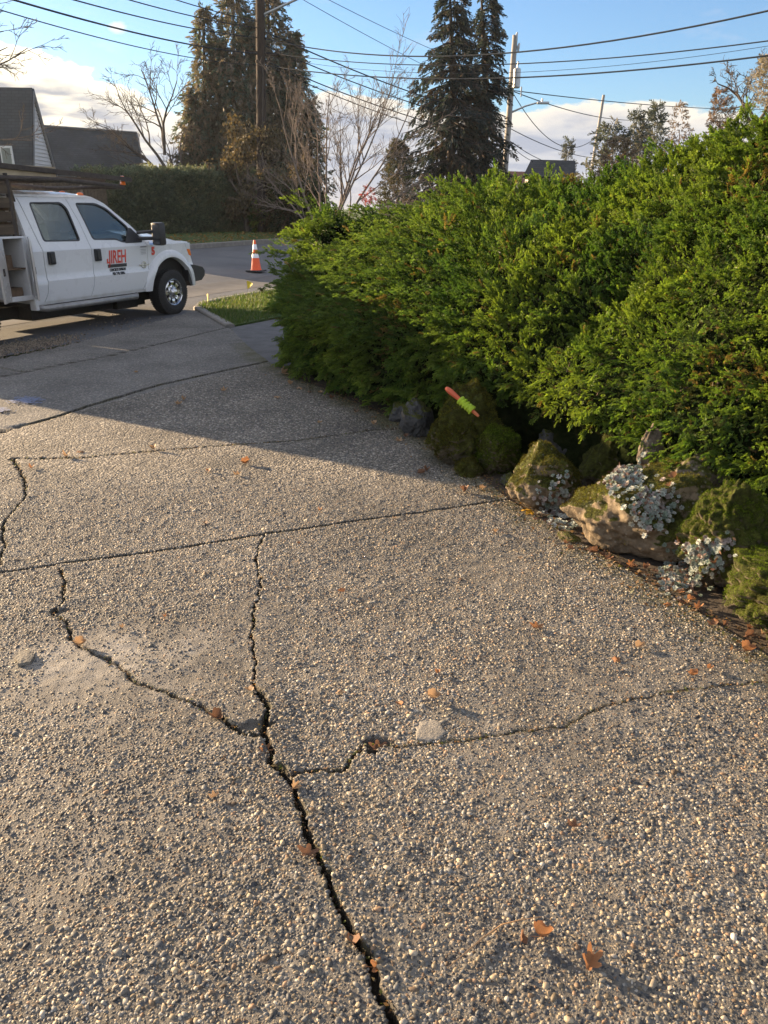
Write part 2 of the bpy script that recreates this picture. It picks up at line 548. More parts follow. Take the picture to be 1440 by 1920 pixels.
drive = np_obj('driveway', V, remap[quads], [M_DRIVE], smooth=True,
               attrs={'far': far.ravel()[used], 'agg': agg.ravel()[used], 'crk': cw.ravel()[used], 'moss': mw.ravel()[used], 'worn': worn.ravel()[used]})
tag(drive, 'cracked exposed aggregate concrete driveway running down to the street', kind='structure')
del GX, GY, GZ, cz

# ---- real pebbles standing out of the cement in the near part
def pebbles():
    sp = .0084
    yy = np.arange(.75, 5.4, sp); xx = np.arange(-3.3, 2.1, sp)
    X, Y = np.meshgrid(xx, yy)
    X = (X + (RNG.random(X.shape) - .5) * sp * 1.3).ravel(); Y = (Y + (RNG.random(Y.shape) - .5) * sp * 1.3).ravel()
    patchy = fbm(X * 3.0, Y * 3.0, 0.0, 61, 3)
    ok = (np.abs(X) < .58 * Y + .55 + .25 * RNG.random(X.shape)) & (RNG.random(X.shape) < np.clip((5.5 - Y) / .9, 0, 1)) & (RNG.random(X.shape) < .95 - .12 * patchy)
    ok &= in_poly(X, Y, DRIVE_POLY)
    for c, r in PATCHW:
        ok &= ~((np.hypot((X - c.x), (Y - c.y)) < r) & (RNG.random(X.shape) < .5))
    X, Y = X[ok], Y[ok]
    z, cwt, _, gap = crack_field(X, Y)
    ok = (z > -.004) & (gap > .0035)
    X, Y, z, gap = X[ok], Y[ok], z[ok], gap[ok]
    z = z + slab_z(X, Y)
    n = len(X)
    rad = np.exp(RNG.normal(math.log(.0047), .34, n)).clip(.0022, .009)
    big = RNG.random(n) < .016
    rad[big] = RNG.uniform(.008, .013, big.sum())
    rad = np.minimum(rad, .004 + gap * .8)
    el = RNG.uniform(1.0, 1.75, n); fl = RNG.uniform(.38, .8, n)
    az = RNG.uniform(0, 2 * PI, n)
    tilt = RNG.normal(0, .22, (n, 2))
    pal = np.array([(.055, .058, .065), (.11, .112, .118), (.18, .178, .17), (.28, .262, .23), (.35, .28, .19), (.45, .365, .25), (.5, .425, .325), (.2, .14, .09), (.33, .215, .135), (.52, .47, .40)])
    pr = np.array([.12, .15, .15, .14, .13, .11, .07, .06, .04, .03])
    c = pal[RNG.choice(len(pal), n, p=pr / pr.sum())] * (RNG.uniform(.36, 1.05, (n, 1)) * (1 + .25 * fbm(X * 1.1, Y * 1.1, 0.0, 63, 3))[:, None]) * np.array([[.97, .97, .955]])
    patchy2 = fbm(X * 1.6, Y * 1.6, 0.0, 65, 3)
    # template: dome of k sides, rings
    def dome(k, rings):
        V = []; F = []
        for (rr, h) in rings:
            for j in range(k):
                V.append((rr * math.cos(2 * PI * j / k), rr * math.sin(2 * PI * j / k), h))
        for i in range(len(rings) - 1):
            for j in range(k):
                F.append((i * k + j, i * k + (j + 1) % k, (i + 1) * k + (j + 1) % k, (i + 1) * k + j))
        V.append((0, 0, 1.0)); top = len(V) - 1; b = (len(rings) - 1) * k
        for j in range(0, k, 2):
            F.append((b + j, b + (j + 1) % k, b + (j + 2) % k, top))
        return np.array(V, float), np.array(F)
    hi = dome(8, [(1.0, -.5), (.98, .15), (.72, .72)])
    lo = dome(6, [(1.0, -.3), (.74, .66)])
    near = Y < 2.6
    Vs, Fs, Cs = [], [], []; off = 0
    for (TV, TF), m in ((hi, near), (lo, ~near)):
        i = np.nonzero(m)[0]
        if not len(i): continue
        P = np.repeat(TV[None], len(i), 0)
        P = P * (1 + RNG.normal(0, .13, P.shape[:2])[:, :, None])
        P[:, :, 0] *= (rad[i] * el[i] ** .5)[:, None]; P[:, :, 1] *= (rad[i] / el[i] ** .5)[:, None]; P[:, :, 2] *= (rad[i] * fl[i])[:, None]
        P[:, :, 2] += P[:, :, 0] * tilt[i, 0][:, None] + P[:, :, 1] * tilt[i, 1][:, None]
        ca, sa = np.cos(az[i])[:, None], np.sin(az[i])[:, None]
        x = P[:, :, 0] * ca - P[:, :, 1] * sa + X[i][:, None]; y = P[:, :, 0] * sa + P[:, :, 1] * ca + Y[i][:, None]
        zz = P[:, :, 2] + z[i][:, None] - (rad[i] * np.clip(RNG.uniform(.10, .46, len(i)) + np.clip(patchy2[i] * .3 - .05, 0, .16), 0, .8))[:, None]
        nv = len(TV)
        Vs.append(np.stack([x, y, zz], 2).reshape(-1, 3)); Fs.append((TF[None] + (np.arange(len(i)) * nv)[:, None, None] + off).reshape(-1, 4))
        Cs.append(np.repeat(c[i][:, None], nv, 1).reshape(-1, 3)); off += nv * len(i)
    print('pebbles', n)
    o = np_obj('aggregate_pebbles', np.concatenate(Vs), np.concatenate(Fs), [M_PEB], parent=drive, col=np.concatenate(Cs), smooth=True)
    o['kind'] = 'stuff'
pebbles()

# light patch of newer cement, a loose stone, blue paint
M_CEM = simple('pale_cement', (.21, .19, .16), .85, var=.15, scale=20, bump=.6, bscale=120)
def blob_plate(name, outline_px, th, mat, parent=None, z0=0.0, dome=.0, jag=.004):
    pts = [at(*p) for p in outline_px]
    c = sum(pts, Vector()) / len(pts)
    mb = MB(); ring = []
    m = len(pts); dens = []
    for i in range(m):
        a, b = pts[i], pts[(i + 1) % m]
        for k in range(5):
            q = a.lerp(b, k / 5); q += Vector((random.uniform(-jag, jag), random.uniform(-jag, jag), 0)); dens.append(q)
    rings = [(1.0, -.01), (1.0, th * .6), (.94, th), (.6, th + dome), (.25, th + dome * 1.1)]
    vs = []; fs = []; k = len(dens)
    for f, h in rings:
        for q in dens:
            p = c.lerp(q, f); vs.append((p.x, p.y, z0 + h + random.uniform(-.0008, .0008)))
    for i in range(len(rings) - 1):
        for j in range(k): fs.append((i * k + j, i * k + (j + 1) % k, (i + 1) * k + (j + 1) % k, (i + 1) * k + j))
    fs.append(tuple((len(rings) - 1) * k + j for j in range(k)))
    mb.add(vs, fs)
    return mb.build(name, mat, parent, smooth=50)
blob_plate('cement_patch', [(780, 1362), (795, 1352), (822, 1352), (836, 1372), (826, 1388), (800, 1390), (778, 1386)], .004, M_CEM, drive, dome=.0, jag=.008)
M_CHIP = simple('grey_chip', (.15, .135, .11), .85, var=.25, scale=30, bump=.7, bscale=90)
o = blob_plate('loose_stone', [(28, 1238), (38, 1226), (58, 1224), (66, 1236), (56, 1248), (36, 1250)], .016, M_CHIP, dome=.003)
tag(o, 'flat grey stone chip lying loose on the driveway beside the left crack', 'stone')
M_BLUE = simple('blue_spray_paint', (.14, .17, .265), .85, var=.3, scale=25)
def paint(cx_, cy_, sx_, sy_, n, lab):
    V = []; F = []
    for i in range(n):
        px, py = random.gauss(cx_, sx_), random.gauss(cy_, sy_)
        p = at(px, py); r = random.uniform(.003, .014); b = len(V); a0 = random.random() * 6
        for k in range(6): V.append((p.x + r * math.cos(a0 + k) * 1.5, p.y + r * math.sin(a0 + k), .012 + i * 3e-6))
        F.append((b, b + 1, b + 2, b + 3)); F.append((b, b + 3, b + 4, b + 5))
    o = np_obj('paint_mark', np.array(V), np.array(F), [M_BLUE])
    tag(o, lab, 'paint mark')
paint(50, 752, 16, 3.0, 260, 'larger blue sprayed utility paint mark on the concrete above the driveway joint')
paint(4, 770, 8, 2.2, 60, 'smaller blue paint smear at the left frame edge below the larger one')

# ---- terrain, street, kerbs, pavement, verges
M_SOIL = simple('soil', (.055, .042, .03), .95, var=.35, scale=9, bump=.8, bscale=30)
def mat_asphalt():
    q = N('asphalt')
    c = q.ramp(q.noise(140, 5, .7), [(.3, (.06, .062, .067)), (.55, (.11, .113, .12)), (.75, (.18, .18, .18))])
    c = q.mix(1.0, c, q.ramp(q.noise(.6, 4), [(.3, .75), (.7, 1.2)]), 'MULTIPLY')
    c = q.mix(q.ramp(q.noise(.35, 3, .5, q.scale((1, .15, 1))), [(.6, 0.0), (.66, .4)]), c, (.045, .045, .048))
    return q.bsdf(c, .8, 0, q.bump(q.noise(220, 4), .5, .01), .35)
M_ASPH = mat_asphalt()
M_WALK = simple('dark_pavement', (.085, .085, .088), .85, var=.25, scale=4, bump=.5, bscale=120)
M_KERB = simple('kerb_concrete', (.19, .178, .16), .85, var=.2, scale=6, bump=.5, bscale=80)
def mat_lawn():
    q = N('lawn')
    c = q.ramp(q.noise(25, 6, .7), [(.3, (.03, .05, .012)), (.55, (.055, .09, .02)), (.75, (.11, .12, .04))])
    c = q.mix(q.ramp(q.noise(3, 4), [(.5, 0.0), (.68, .6)]), c, (.09, .07, .035))
    return q.bsdf(c, .9, 0, q.bump(q.noise(60, 5), .8, .03), .2)
M_LAWN = mat_lawn()

def strip(name, s0, s1, l0, l1, dz, mat, ns=12, nl=40, kind='structure', lab=None, wob=0.0):
    """sheet between two distances across the street, l along it"""
    V = []; F = []
    S = np.linspace(s0, s1, ns); L = np.linspace(l0, l1, nl)
    for s in S:
        for l in L:
            p = SD * l - SN * s
            V.append((p.x, p.y, gz(p.x, p.y) + dz + wob * math.sin(l * 3.1) * math.cos(s * 4.7)))
    for i in range(ns - 1):
        for j in range(nl - 1):
            F.append((i * nl + j, i * nl + j + 1, (i + 1) * nl + j + 1, (i + 1) * nl + j))
    o = np_obj(name, np.array(V), np.array(F), [mat], smooth=True)
    tag(o, lab, kind=kind)
    return o
# one wide sheet to the horizon
V = []; F = []
S = [-400, -200, -60, -20, -6, 0, 4, 8, 10, 11.9, 13, 15, 17, 19, 20.3, 24, 40, 90, 200, 400]; L = [-400, -200, -90, -30, -10, 0, 8, 16, 24, 36, 60, 120, 200, 400]
for s in S:
    for l in L:
        p = SD * l - SN * s; V.append((p.x, p.y, gz(p.x, p.y) - .06))
for i in range(len(S) - 1):
    for j in range(len(L) - 1):
        a = i * len(L) + j; F.append((a, a + 1, a + len(L) + 1, a + len(L)))
tag(np_obj('ground', np.array(V), np.array(F), [M_LAWN]), 'rough lawn and soil ground around the street', kind='structure')
S_FAR = s_of(*at(465, 458).xy)
print('S_FAR', S_FAR)
S_NEAR = s_of(*at(380, 573).xy)
strip('street', 8.9, S_FAR, -40, 160, -.025, M_ASPH, ns=40, nl=60, lab='grey asphalt street')
strip('street_patch', 11.2, 12.5, -20, 60, -.021, simple('asphalt_seam', (.06, .06, .063), .85, var=.3, scale=3), ns=8, nl=40)
# far kerb and verge of fallen leaves
def kerb(name, pts, w, h, z0=0.0):
    mb = MB(); vs = []; fs = []
    n = len(pts)
    for i, p in enumerate(pts):
        p = Vector(p); d = Vector(pts[min(i + 1, n - 1)]) - Vector(pts[max(i - 1, 0)]); d.z = 0; d.normalize()
        a = Vector((d.y, -d.x, 0))
        z = gz(p.x, p.y) + z0
        for off, hh in ((-w / 2, -.1), (-w / 2, h - .02), (-w / 2 + .02, h), (w / 2 - .02, h), (w / 2, h - .02), (w / 2, -.1)):
            q = p + a * off; vs.append((q.x, q.y, z + hh))
    for i in range(n - 1):
        for k in range(5): fs.append((i * 6 + k, i * 6 + k + 1, (i + 1) * 6 + k + 1, (i + 1) * 6 + k))
    fs += [tuple(range(6)), tuple((n - 1) * 6 + k for k in range(6))]
    mb.add(vs, fs)
    o = mb.build(name, M_KERB, smooth=40)
    return tag(o, kind='structure')
kerb('far_kerb', [(SD * l - SN * (S_FAR + .08))[:] for l in np.linspace(-40, 160, 80)], .18, .13)
strip('far_verge', S_FAR + .15, S_FAR + 14, -40, 160, .07, M_LAWN, ns=24, nl=90, lab='leafy grass verge on the far side of the street', wob=.015)

# near kerb return, verge and pavement beside the juniper
kp = [at(432, 613), at(405, 598), at(382, 585), at(370, 578), at(378, 570), at(420, 561), at(500, 547)]
kdir = (kp[-1] - kp[-2]).normalized()
kpts = [p.to_tuple() for p in kp] + [(kp[-1] + kdir * d).to_tuple() for d in (4, 10, 20, 40)]
kerb('near_kerb', kpts, .15, .075, -.03)
def poly_sheet(name, pts, mat, z=0.0, kind='structure', lab=None, th=0.0):
    bm = bmesh.new()
    vs = [bm.verts.new((p[0], p[1], z + gz(p[0], p[1]))) for p in pts]
    es = [bm.edges.new((vs[i], vs[(i + 1) % len(vs)])) for i in range(len(vs))]
    bmesh.ops.triangle_fill(bm, edges=es, use_beauty=True)
    for f in bm.faces:
        f.normal_update()
        if f.normal.z < 0: f.normal_flip()
    if th:
        ex = bmesh.ops.extrude_edge_only(bm, edges=[e for e in bm.edges if len(e.link_faces) == 1])
        for v in ex['geom']:
            if isinstance(v, bmesh.types.BMVert): v.co.z -= th
    me = bpy.data.meshes.new(name); bm.to_mesh(me); bm.free(); me.materials.append(mat)
    o = link(bpy.data.objects.new(name, me)); tag(o, lab, kind=kind); return o
walk_in = [at(431, 614), at(505, 599)]
wd = (walk_in[1] - walk_in[0]).normalized()
far_w = walk_in[0] + wd * 34
in_ = Vector((-.22, -.12, 0))
VERGE = [p.xy for p in kp] + [(kp[-1] + kdir * 34).xy, far_w.xy, at(505, 599).xy]
poly_sheet('grass_verge', VERGE, M_LAWN, .018, th=.08, lab='small green grass verge at the corner of driveway and street')
poly_sheet('pavement', [(walk_in[0] + in_).xy, (walk_in[0] + Vector((-.1, .35, 0))).xy, (at(505, 599) + Vector((0, .5, 0))).xy, (far_w + Vector((0, .5, 0))).xy, (far_w + Vector((2.2, -1.4, 0))).xy, (at(505, 668) + wd * 3 + Vector((.6, -.6, 0))).xy, (at(530, 690)).xy, (at(505, 668) + in_).xy], M_WALK, -.011, lab='dark pavement beside the driveway')
poly_sheet('garden_bed', [(EDGE[i][0] + .0, EDGE[i][1]) for i in range(len(EDGE) - 1)] + [(-.6, 12), (3, 16), (14, 14), (14, -2), (2.8, -2)], M_SOIL, -.012, lab='dark soil bed under the juniper')

# grass blades on the near verge
def blades(name, poly, n, h0, h1, cols, z0, parent=None, w=.006, lab=None, yscale=1.0):
    P = np.array([tuple(p) for p in poly]); lo, hi = P.min(0), P.max(0)
    hi = np.minimum(hi, lo + 40)
    X = RNG.uniform(lo[0], hi[0], n * 8); Y = RNG.uniform(lo[1], min(hi[1], lo[1] + 12), n * 8)
    ok = in_poly(X, Y, [tuple(p) for p in poly]); X, Y = X[ok][:n], Y[ok][:n]; n = len(X)
    H = RNG.uniform(h0, h1, n); A = RNG.uniform(0, 2 * PI, n); lean = RNG.normal(0, .35, (n, 2)) * H[:, None]
    Z = gz_np(X, Y) + z0
    ca, sa = np.cos(A) * w, np.sin(A) * w
    V = np.stack([np.stack([X - ca, Y - sa, Z], 1), np.stack([X + ca, Y + sa, Z], 1), np.stack([X + lean[:, 0] + ca * .2, Y + lean[:, 1] + sa * .2, Z + H], 1), np.stack([X + lean[:, 0] - ca * .2, Y + lean[:, 1] - sa * .2, Z + H], 1)], 1).reshape(-1, 3)
    F = (np.arange(n)[:, None] * 4 + np.arange(4)[None])
    c = np.array(cols)[RNG.integers(0, len(cols), n)] * RNG.uniform(.7, 1.3, (n, 1))
    o = np_obj(name, V, F, [M_GRASS], parent, col=np.repeat(c, 4, 0))
    tag(o, lab, 'grass', kind='stuff'); return o
M_GRASS = leafmat('grass_blade', trans=.4)
blades('grass', VERGE, 26000, .03, .08, [(.06, .11, .02), (.09, .14, .03), (.05, .09, .015), (.13, .14, .05)], .018, lab='short green grass on the corner verge')
fv = [(SD * l - SN * s).xy for l, s in ((22, S_FAR + .2), (60, S_FAR + .2), (60, S_FAR + 5), (22, S_FAR + 5))]
def far_leaves():
    n = 5200
    l = RNG.uniform(18, 60, n); s = S_FAR + .2 + np.abs(RNG.normal(0, 2.0, n)).clip(0, 6)
    P = np.array([tuple(SD * a - SN * b) for a, b in zip(l, s)]); P[:, 2] = gz_np(P[:, 0], P[:, 1]) + .09
    d = RNG.normal(size=(n, 3)); d[:, 2] *= .3; u = RNG.normal(size=(n, 3)) * .3 + [0, 0, 1]
    pal = np.array([(.2, .11, .03), (.28, .16, .05), (.12, .06, .02), (.1, .13, .03), (.08, .1, .03)])
    V, F, C = scatter([card_template()], P, rot_from(d, u), RNG.uniform(.07, .16, n), pal[RNG.integers(0, 5, n)])
    tag(np_obj('fallen_leaves', V, F, [M_GRASS], col=C), 'brown and yellow leaves littering the far grass verge', 'leaves', kind='stuff')
far_leaves()

# gravel washed into the gutter by the truck
def gravel():
    n = 4200
    t = RNG.random(n); a, b = np.array(at(-60, 672)[:2]), np.array(at(150, 640)[:2])
    P = a[None] + (b - a)[None] * t[:, None] + RNG.normal(0, 1, (n, 2)) * [.16, .35] + [-.3, .25]
    n2 = 260
    P2 = np.array([tuple(at(RNG.uniform(160, 330), RNG.normal(606, 8))[:2]) for _ in range(n2)])
    P = np.concatenate([P, P2]); n = len(P)
    k = 6; V = []; F = []
    rad = np.exp(RNG.normal(math.log(.0065), .5, n)).clip(.003, .018)
    for i in range(n):
        b0 = len(V); r = rad[i]
        for h, f in ((-.4, 1), (.45, .9), (.9, .35)):
            for j in range(4):
                an = j * PI / 2 + i
                V.append((P[i, 0] + r * f * math.cos(an) * RNG.uniform(.7, 1.3), P[i, 1] + r * f * math.sin(an) * RNG.uniform(.7, 1.3), -.02 + r * h))
        for q in range(2):
            for j in range(4): F.append((b0 + q * 4 + j, b0 + q * 4 + (j + 1) % 4, b0 + q * 4 + 4 + (j + 1) % 4, b0 + q * 4 + 4 + j))
        F.append((b0 + 8, b0 + 9, b0 + 10, b0 + 11))
    c = np.repeat(RNG.uniform(.06, .26, (n, 1)) * np.array([[1, .8, .58]]), 12, 0)
    tag(np_obj('gravel', np.array(V), np.array(F), [M_PEB], col=c), 'loose gravel and grit along the gutter at the foot of the driveway', 'gravel', kind='stuff')
gravel()

# =================================================================== JUNIPER BANK
M_JUN = leafmat('juniper_foliage', trans=.46, rough=.5, spec=.35, tt=(1.15, 1.25, .55))
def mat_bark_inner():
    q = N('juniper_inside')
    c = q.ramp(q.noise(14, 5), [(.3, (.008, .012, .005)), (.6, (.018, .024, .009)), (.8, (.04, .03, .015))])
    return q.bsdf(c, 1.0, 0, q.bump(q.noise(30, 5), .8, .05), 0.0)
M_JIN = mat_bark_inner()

def edge_base(px, py, back, z):
    p = at(px, py)
    # move away from the driveway, square to its edge
    n = Vector((.86, .5, 0)).normalized()
    p = p + n * back
    return Vector((p.x, p.y, z))

# columns of the loft: base point, ridge point, kind (0 trimmed upright, 1 hanging over the rocks)
CR = [
    (Vector((1.2, 13.2, .1)), Vector((2.6, 12.6, 1.7)), .1),
    (Vector((-.2, 12.6, .1)), Vector((1.2, 11.9, 1.75)), .1),
    (Vector((-.8, 11.5, .1)), Vector((.35, 11.4, 1.55)), .1),
    (Vector((-1.12, 10.3, .06)), Vector((-.5, 10.6, 1.52)), .05),
    (edge_base(525, 694, .10, .05), pt(580, 402, 10.2), .0),
    (edge_base(570, 726, .14, .05), pt(672, 396, 10.3), .0),
    (edge_base(640, 762, .14, .06), pt(760, 386, 10.1), .0),
    (edge_base(720, 800, .22, .12), pt(860, 376, 9.7), .1),
    (edge_base(800, 862, .42, .42), pt(965, 356, 9.2), .6),
    (edge_base(890, 915, .50, .46), pt(1062, 342, 8.5), .9),
    (edge_base(1000, 975, .56, .48), pt(1150, 322, 8.0), 1),
    (edge_base(1110, 1035, .50, .44), pt(1230, 292, 7.4), 1),
    (edge_base(1230, 1100, .52, .45), pt(1320, 244, 6.9), 1),
    (edge_base(1360, 1175, .52, .46), pt(1420, 216, 6.4), 1),
    (edge_base(1520, 1270, .50, .46), pt(1560, 180, 5.9), 1),
    (edge_base(1750, 1420, .45, .46), pt(1790, 100, 5.3), 1),
]
NCOL = len(CR)
CB = np.array([tuple(c[0]) for c in CR]); CT = np.array([tuple(c[1]) for c in CR]); CK = np.array([c[2] for c in CR])

def spl(A, u):
    """Catmull-Rom along the columns"""
    u = np.clip(u, 0, NCOL - 1.0001); i = u.astype(int); f = (u - i)
    if A.ndim == 2: f = f[:, None]
    g = lambda k: A[np.clip(i + k, 0, NCOL - 1)]
    p0, p1, p2, p3 = g(-1), g(0), g(1), g(2)
    return .5 * (2 * p1 + (p2 - p0) * f + (2 * p0 - 5 * p1 + 4 * p2 - p3) * f ** 2 + (3 * p1 - p0 - 3 * p2 + p3) * f ** 3)

def loft(u, v, lump=True):
    b, t, k = spl(CB, u), spl(CT, u), spl(CK, u)
    vv = np.clip(v, 0, 1)
    ph = 2.3 - 1.05 * k; pz = .62 + .12 * k
    hf = vv ** ph; zf = vv ** pz
    P = b.copy()
    P[:, :2] = b[:, :2] + (t - b)[:, :2] * hf[:, None]
    P[:, 2] = b[:, 2] + (t - b)[:, 2] * zf
    P[:, 2] += np.sin(vv * PI) * .14 * k
    o = (v - 1).clip(0)
    ng = (-v).clip(0) / .2
    d = (t - b)[:, :2]; d = d / np.linalg.norm(d, axis=1, keepdims=True)
    P[:, :2] += d * (o * 3.2 + ng * .22)[:, None]; P[:, 2] -= o ** 1.6 * 2.2 + ng * (b[:, 2] + .15)
    return P

def loft_n(u, v):
    e = .02
    a = loft(u + e, v) - loft(u - e, v); b = loft(u, v + e) - loft(u, v - e)
    n = np.cross(a, b); n /= (np.linalg.norm(n, axis=1, keepdims=True) + 1e-9)
    n *= np.where((n[:, 0] * -.6 + n[:, 1] * -.6 + n[:, 2] * 1.0) < 0, -1, 1)[:, None]
    return n

SPLIT = lambda v: 8.6 + 3.4 * v          # where the near bright shrub meets the far layered one
def jun_disp(P, u, v):
    left = np.clip((7.6 - u) / 2, 0, 1)
    zz = P[:, 2] * (1 + 1.6 * left)
    lum = fbm(P[:, 0] * 1.5, P[:, 1] * 1.5, zz * 1.5, 101, 2) * .075 + fbm(P[:, 0] * 6.0, P[:, 1] * 6.0, zz * 6.0, 105, 2) * .07
    ang = P[:, 0] * .5 - P[:, 1] * .25
    sh = (P[:, 2] * 3.1 + fbm(P[:, 0] * .9, P[:, 1] * .9, P[:, 2] * .4, 111, 2) * 1.1 + ang) % 1.0
    shelf = (sh ** 1.8 * .30 - .20) * left * np.clip((P[:, 2] - .75) / .4, 0, 1)
    crease = -np.exp(-((u - SPLIT(v)) / .35) ** 2) * .12 * np.clip(v * 3, 0, 1)
    return lum + shelf + crease

def cum_sample(n, vmax=1.12):
    """even sampling of the loft surface"""
    U = np.linspace(0, NCOL - 1.001, 260); Vv = np.linspace(0, vmax, 60)
    g = [loft(np.full(len(Vv), a), Vv) for a in U]; g = np.array(g)
    da = np.linalg.norm(np.cross(g[1:, :-1] - g[:-1, :-1], g[:-1, 1:] - g[:-1, :-1]), axis=2)
    dist = np.linalg.norm(g[:-1, :-1] - np.array([0, 0, EYE]), axis=2)
    w = da * np.clip(6.0 / dist, .55, 1.5) ** 1.2
    w[:24] *= .5
    p = (w / w.sum()).ravel(); k = RNG.choice(len(p), n, p=p)
    i, j = np.divmod(k, da.shape[1])
    return (i + RNG.random(n)) * (U[1] - U[0]), (j + RNG.random(n)) * (Vv[1] - Vv[0])

def juniper():
    near = empty('juniper_shrub', tuple(CB[12])); far = empty('juniper_shrub', tuple(CB[6]))
    tag(near, 'bright green spreading juniper overhanging the mossy rocks at the right', 'shrub', 'junipers on the bank beside the driveway')
    tag(far, 'darker layered juniper with a trimmed upright face at the pavement corner beside the street', 'shrub', 'junipers on the bank beside the driveway')
    roots = (near, far)
    # dark inner mass of twigs
    for q, (ua, ub) in enumerate(((SPLIT(0), NCOL - 1.001), (0, SPLIT(0)))):
        nu, nv = 90, 46
        U, W = np.meshgrid(np.linspace(0, 1, nu), np.linspace(-.2, 1.38, nv), indexing='ij')
        W = W.ravel(); U = U.ravel()
        if q == 0: uu = SPLIT(W.clip(0, 1)) + (NCOL - 1.001 - SPLIT(W.clip(0, 1))) * U
        else: uu = SPLIT(W.clip(0, 1)) * U
        P = loft(uu, W); Nn = loft_n(uu, W)
        P = P + Nn * (jun_disp(P, uu, W) - .17)[:, None]
        i = (np.arange(nu - 1)[:, None] * nv + np.arange(nv - 1)[None]).ravel()
        F = np.stack([i, i + nv, i + nv + 1, i + 1], 1)
        o = np_obj('twig_mass', P - np.array(roots[q].location), F, [M_JIN], roots[q], smooth=True)
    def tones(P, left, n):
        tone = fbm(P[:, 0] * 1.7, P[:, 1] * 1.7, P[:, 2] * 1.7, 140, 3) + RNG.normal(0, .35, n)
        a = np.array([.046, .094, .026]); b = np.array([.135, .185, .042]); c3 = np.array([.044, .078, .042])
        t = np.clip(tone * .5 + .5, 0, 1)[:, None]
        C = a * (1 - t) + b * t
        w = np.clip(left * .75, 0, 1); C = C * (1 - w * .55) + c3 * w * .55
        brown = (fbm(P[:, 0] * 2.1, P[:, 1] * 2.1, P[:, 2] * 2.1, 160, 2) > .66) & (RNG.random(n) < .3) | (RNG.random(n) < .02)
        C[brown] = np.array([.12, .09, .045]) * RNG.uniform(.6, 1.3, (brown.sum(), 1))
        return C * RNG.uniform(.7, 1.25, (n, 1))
    # short cover all over the mass
    n = 30000
    u, v = cum_sample(n)
    P = loft(u, v); Nn = loft_n(u, v)
    D = jun_disp(P, u, v)
    left = np.clip((8.2 - u) / 2.2, 0, 1)[:, None]
    P = P + Nn * (D - RNG.random(n) * .10 - .05 - .07 * left[:, 0])[:, None]
    low = np.clip((.35 - v) / .35, 0, 1)[:, None]
    cl = np.stack([fbm(P[:, 0] * 2.6, P[:, 1] * 2.6, P[:, 2] * 2.6, 120 + k, 2) for k in range(3)], 1)
    dirs = Nn * .75 + np.array([0, 0, .12]) * (1 - .6 * left) + cl * .8 + RNG.normal(0, .5, (n, 3)) + left * np.array([-.4, -.3, -.02]) + low * np.array([-.2, -.2, -.35])
    ups = Nn * .8 + RNG.normal(0, .45, (n, 3)) + np.array([0, 0, .5])
    far_k = np.clip(np.linalg.norm(P - np.array([0, 0, EYE]), axis=1) / 6.5, .8, 1.35)
    S = RNG.uniform(.042, .085, n) * far_k * (1 + .2 * left[:, 0])
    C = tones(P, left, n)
    # boughs: flat fans of sprays reaching out of the mass, long and level on the far shrub, short on the near one
    nb = 2300
    bu, bv = cum_sample(nb, 1.06)
    bP = loft(bu, bv); bN = loft_n(bu, bv); bl = np.clip((8.4 - bu) / 2.0, 0, 1) * np.clip((bP[:, 2] - .55) / .4, 0, 1)
    bP = bP + bN * (jun_disp(bP, bu, bv) - .10)[:, None]
    bD = bN * (.8 - .2 * bl)[:, None] + np.stack([-.35 - .55 * bl, -.25 - .1 * bl, .18 - .12 * bl], 1) * (.25 + .75 * bl)[:, None] + RNG.normal(0, .38, (nb, 3)) * np.stack([1 + 0 * bl, 1 + 0 * bl, 1 - .55 * bl], 1)
    endk = np.clip((5.2 - bu) / 1.2, 0, 1)
    bD[:, 0] += endk * .55 * bl; bl = bl * (1 - .75 * endk)
    bD[:, 2] = bD[:, 2] * (1 - bl * .7) + bl * .06
    lowb = np.clip((.3 - bv) / .3, 0, 1); bD[:, 2] -= lowb * .45
    bD /= np.linalg.norm(bD, axis=1, keepdims=True)
    bU = bN * .6 + np.array([0, 0, .8])[None] + RNG.normal(0, .25, (nb, 3)); bR = rot_from(bD, bU)
    bL = (RNG.uniform(.09, .185, nb) + bl * RNG.uniform(.12, .46, nb)) * np.clip(np.linalg.norm(bP, axis=1) / 7, .8, 1.25)
    m = 15
    k = np.repeat(np.arange(nb), m); nn_ = nb * m
    t = RNG.random(nn_) ** .8; sd = RNG.choice([-1, 1], nn_)
    wid = .30 * np.sin(np.clip(t * .85 + .12, 0, 1) * PI) * RNG.random(nn_)
    drp = -(.10 + .10 * bl[k]) * t ** 2 + RNG.normal(0, .025, nn_)
    loc = np.stack([t, sd * wid, drp], 1) * bL[k][:, None]
    Pb = bP[k] + np.einsum('nij,nj->ni', bR[k], loc)
    dl = np.stack([np.ones(nn_), sd * RNG.uniform(.1, .9, nn_) * (1 - t * .6), RNG.normal(0, .22, nn_) - .12 * t], 1)
    Db = np.einsum('nij,nj->ni', bR[k], dl); Ub = np.einsum('nij,nj->ni', bR[k], np.stack([RNG.normal(0, .2, nn_), RNG.normal(0, .35, nn_), np.ones(nn_)], 1))
    lb = bl[k][:, None]; tint = RNG.uniform(.8, 1.2, nb)[k][:, None]
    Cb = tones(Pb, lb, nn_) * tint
    P = np.concatenate([P, Pb]); dirs = np.concatenate([dirs, Db]); ups = np.concatenate([ups, Ub]); S = np.concatenate([S, RNG.uniform(.042, .088, nn_) * np.clip(np.linalg.norm(Pb, axis=1) / 6.5, .8, 1.3)]); C = np.concatenate([C, Cb])
    u = np.concatenate([u, bu[k]]); v = np.concatenate([v, bv[k]]); n = len(P)
    T = [plume_template(17, .050, 44, .10, s) for s in range(5)]
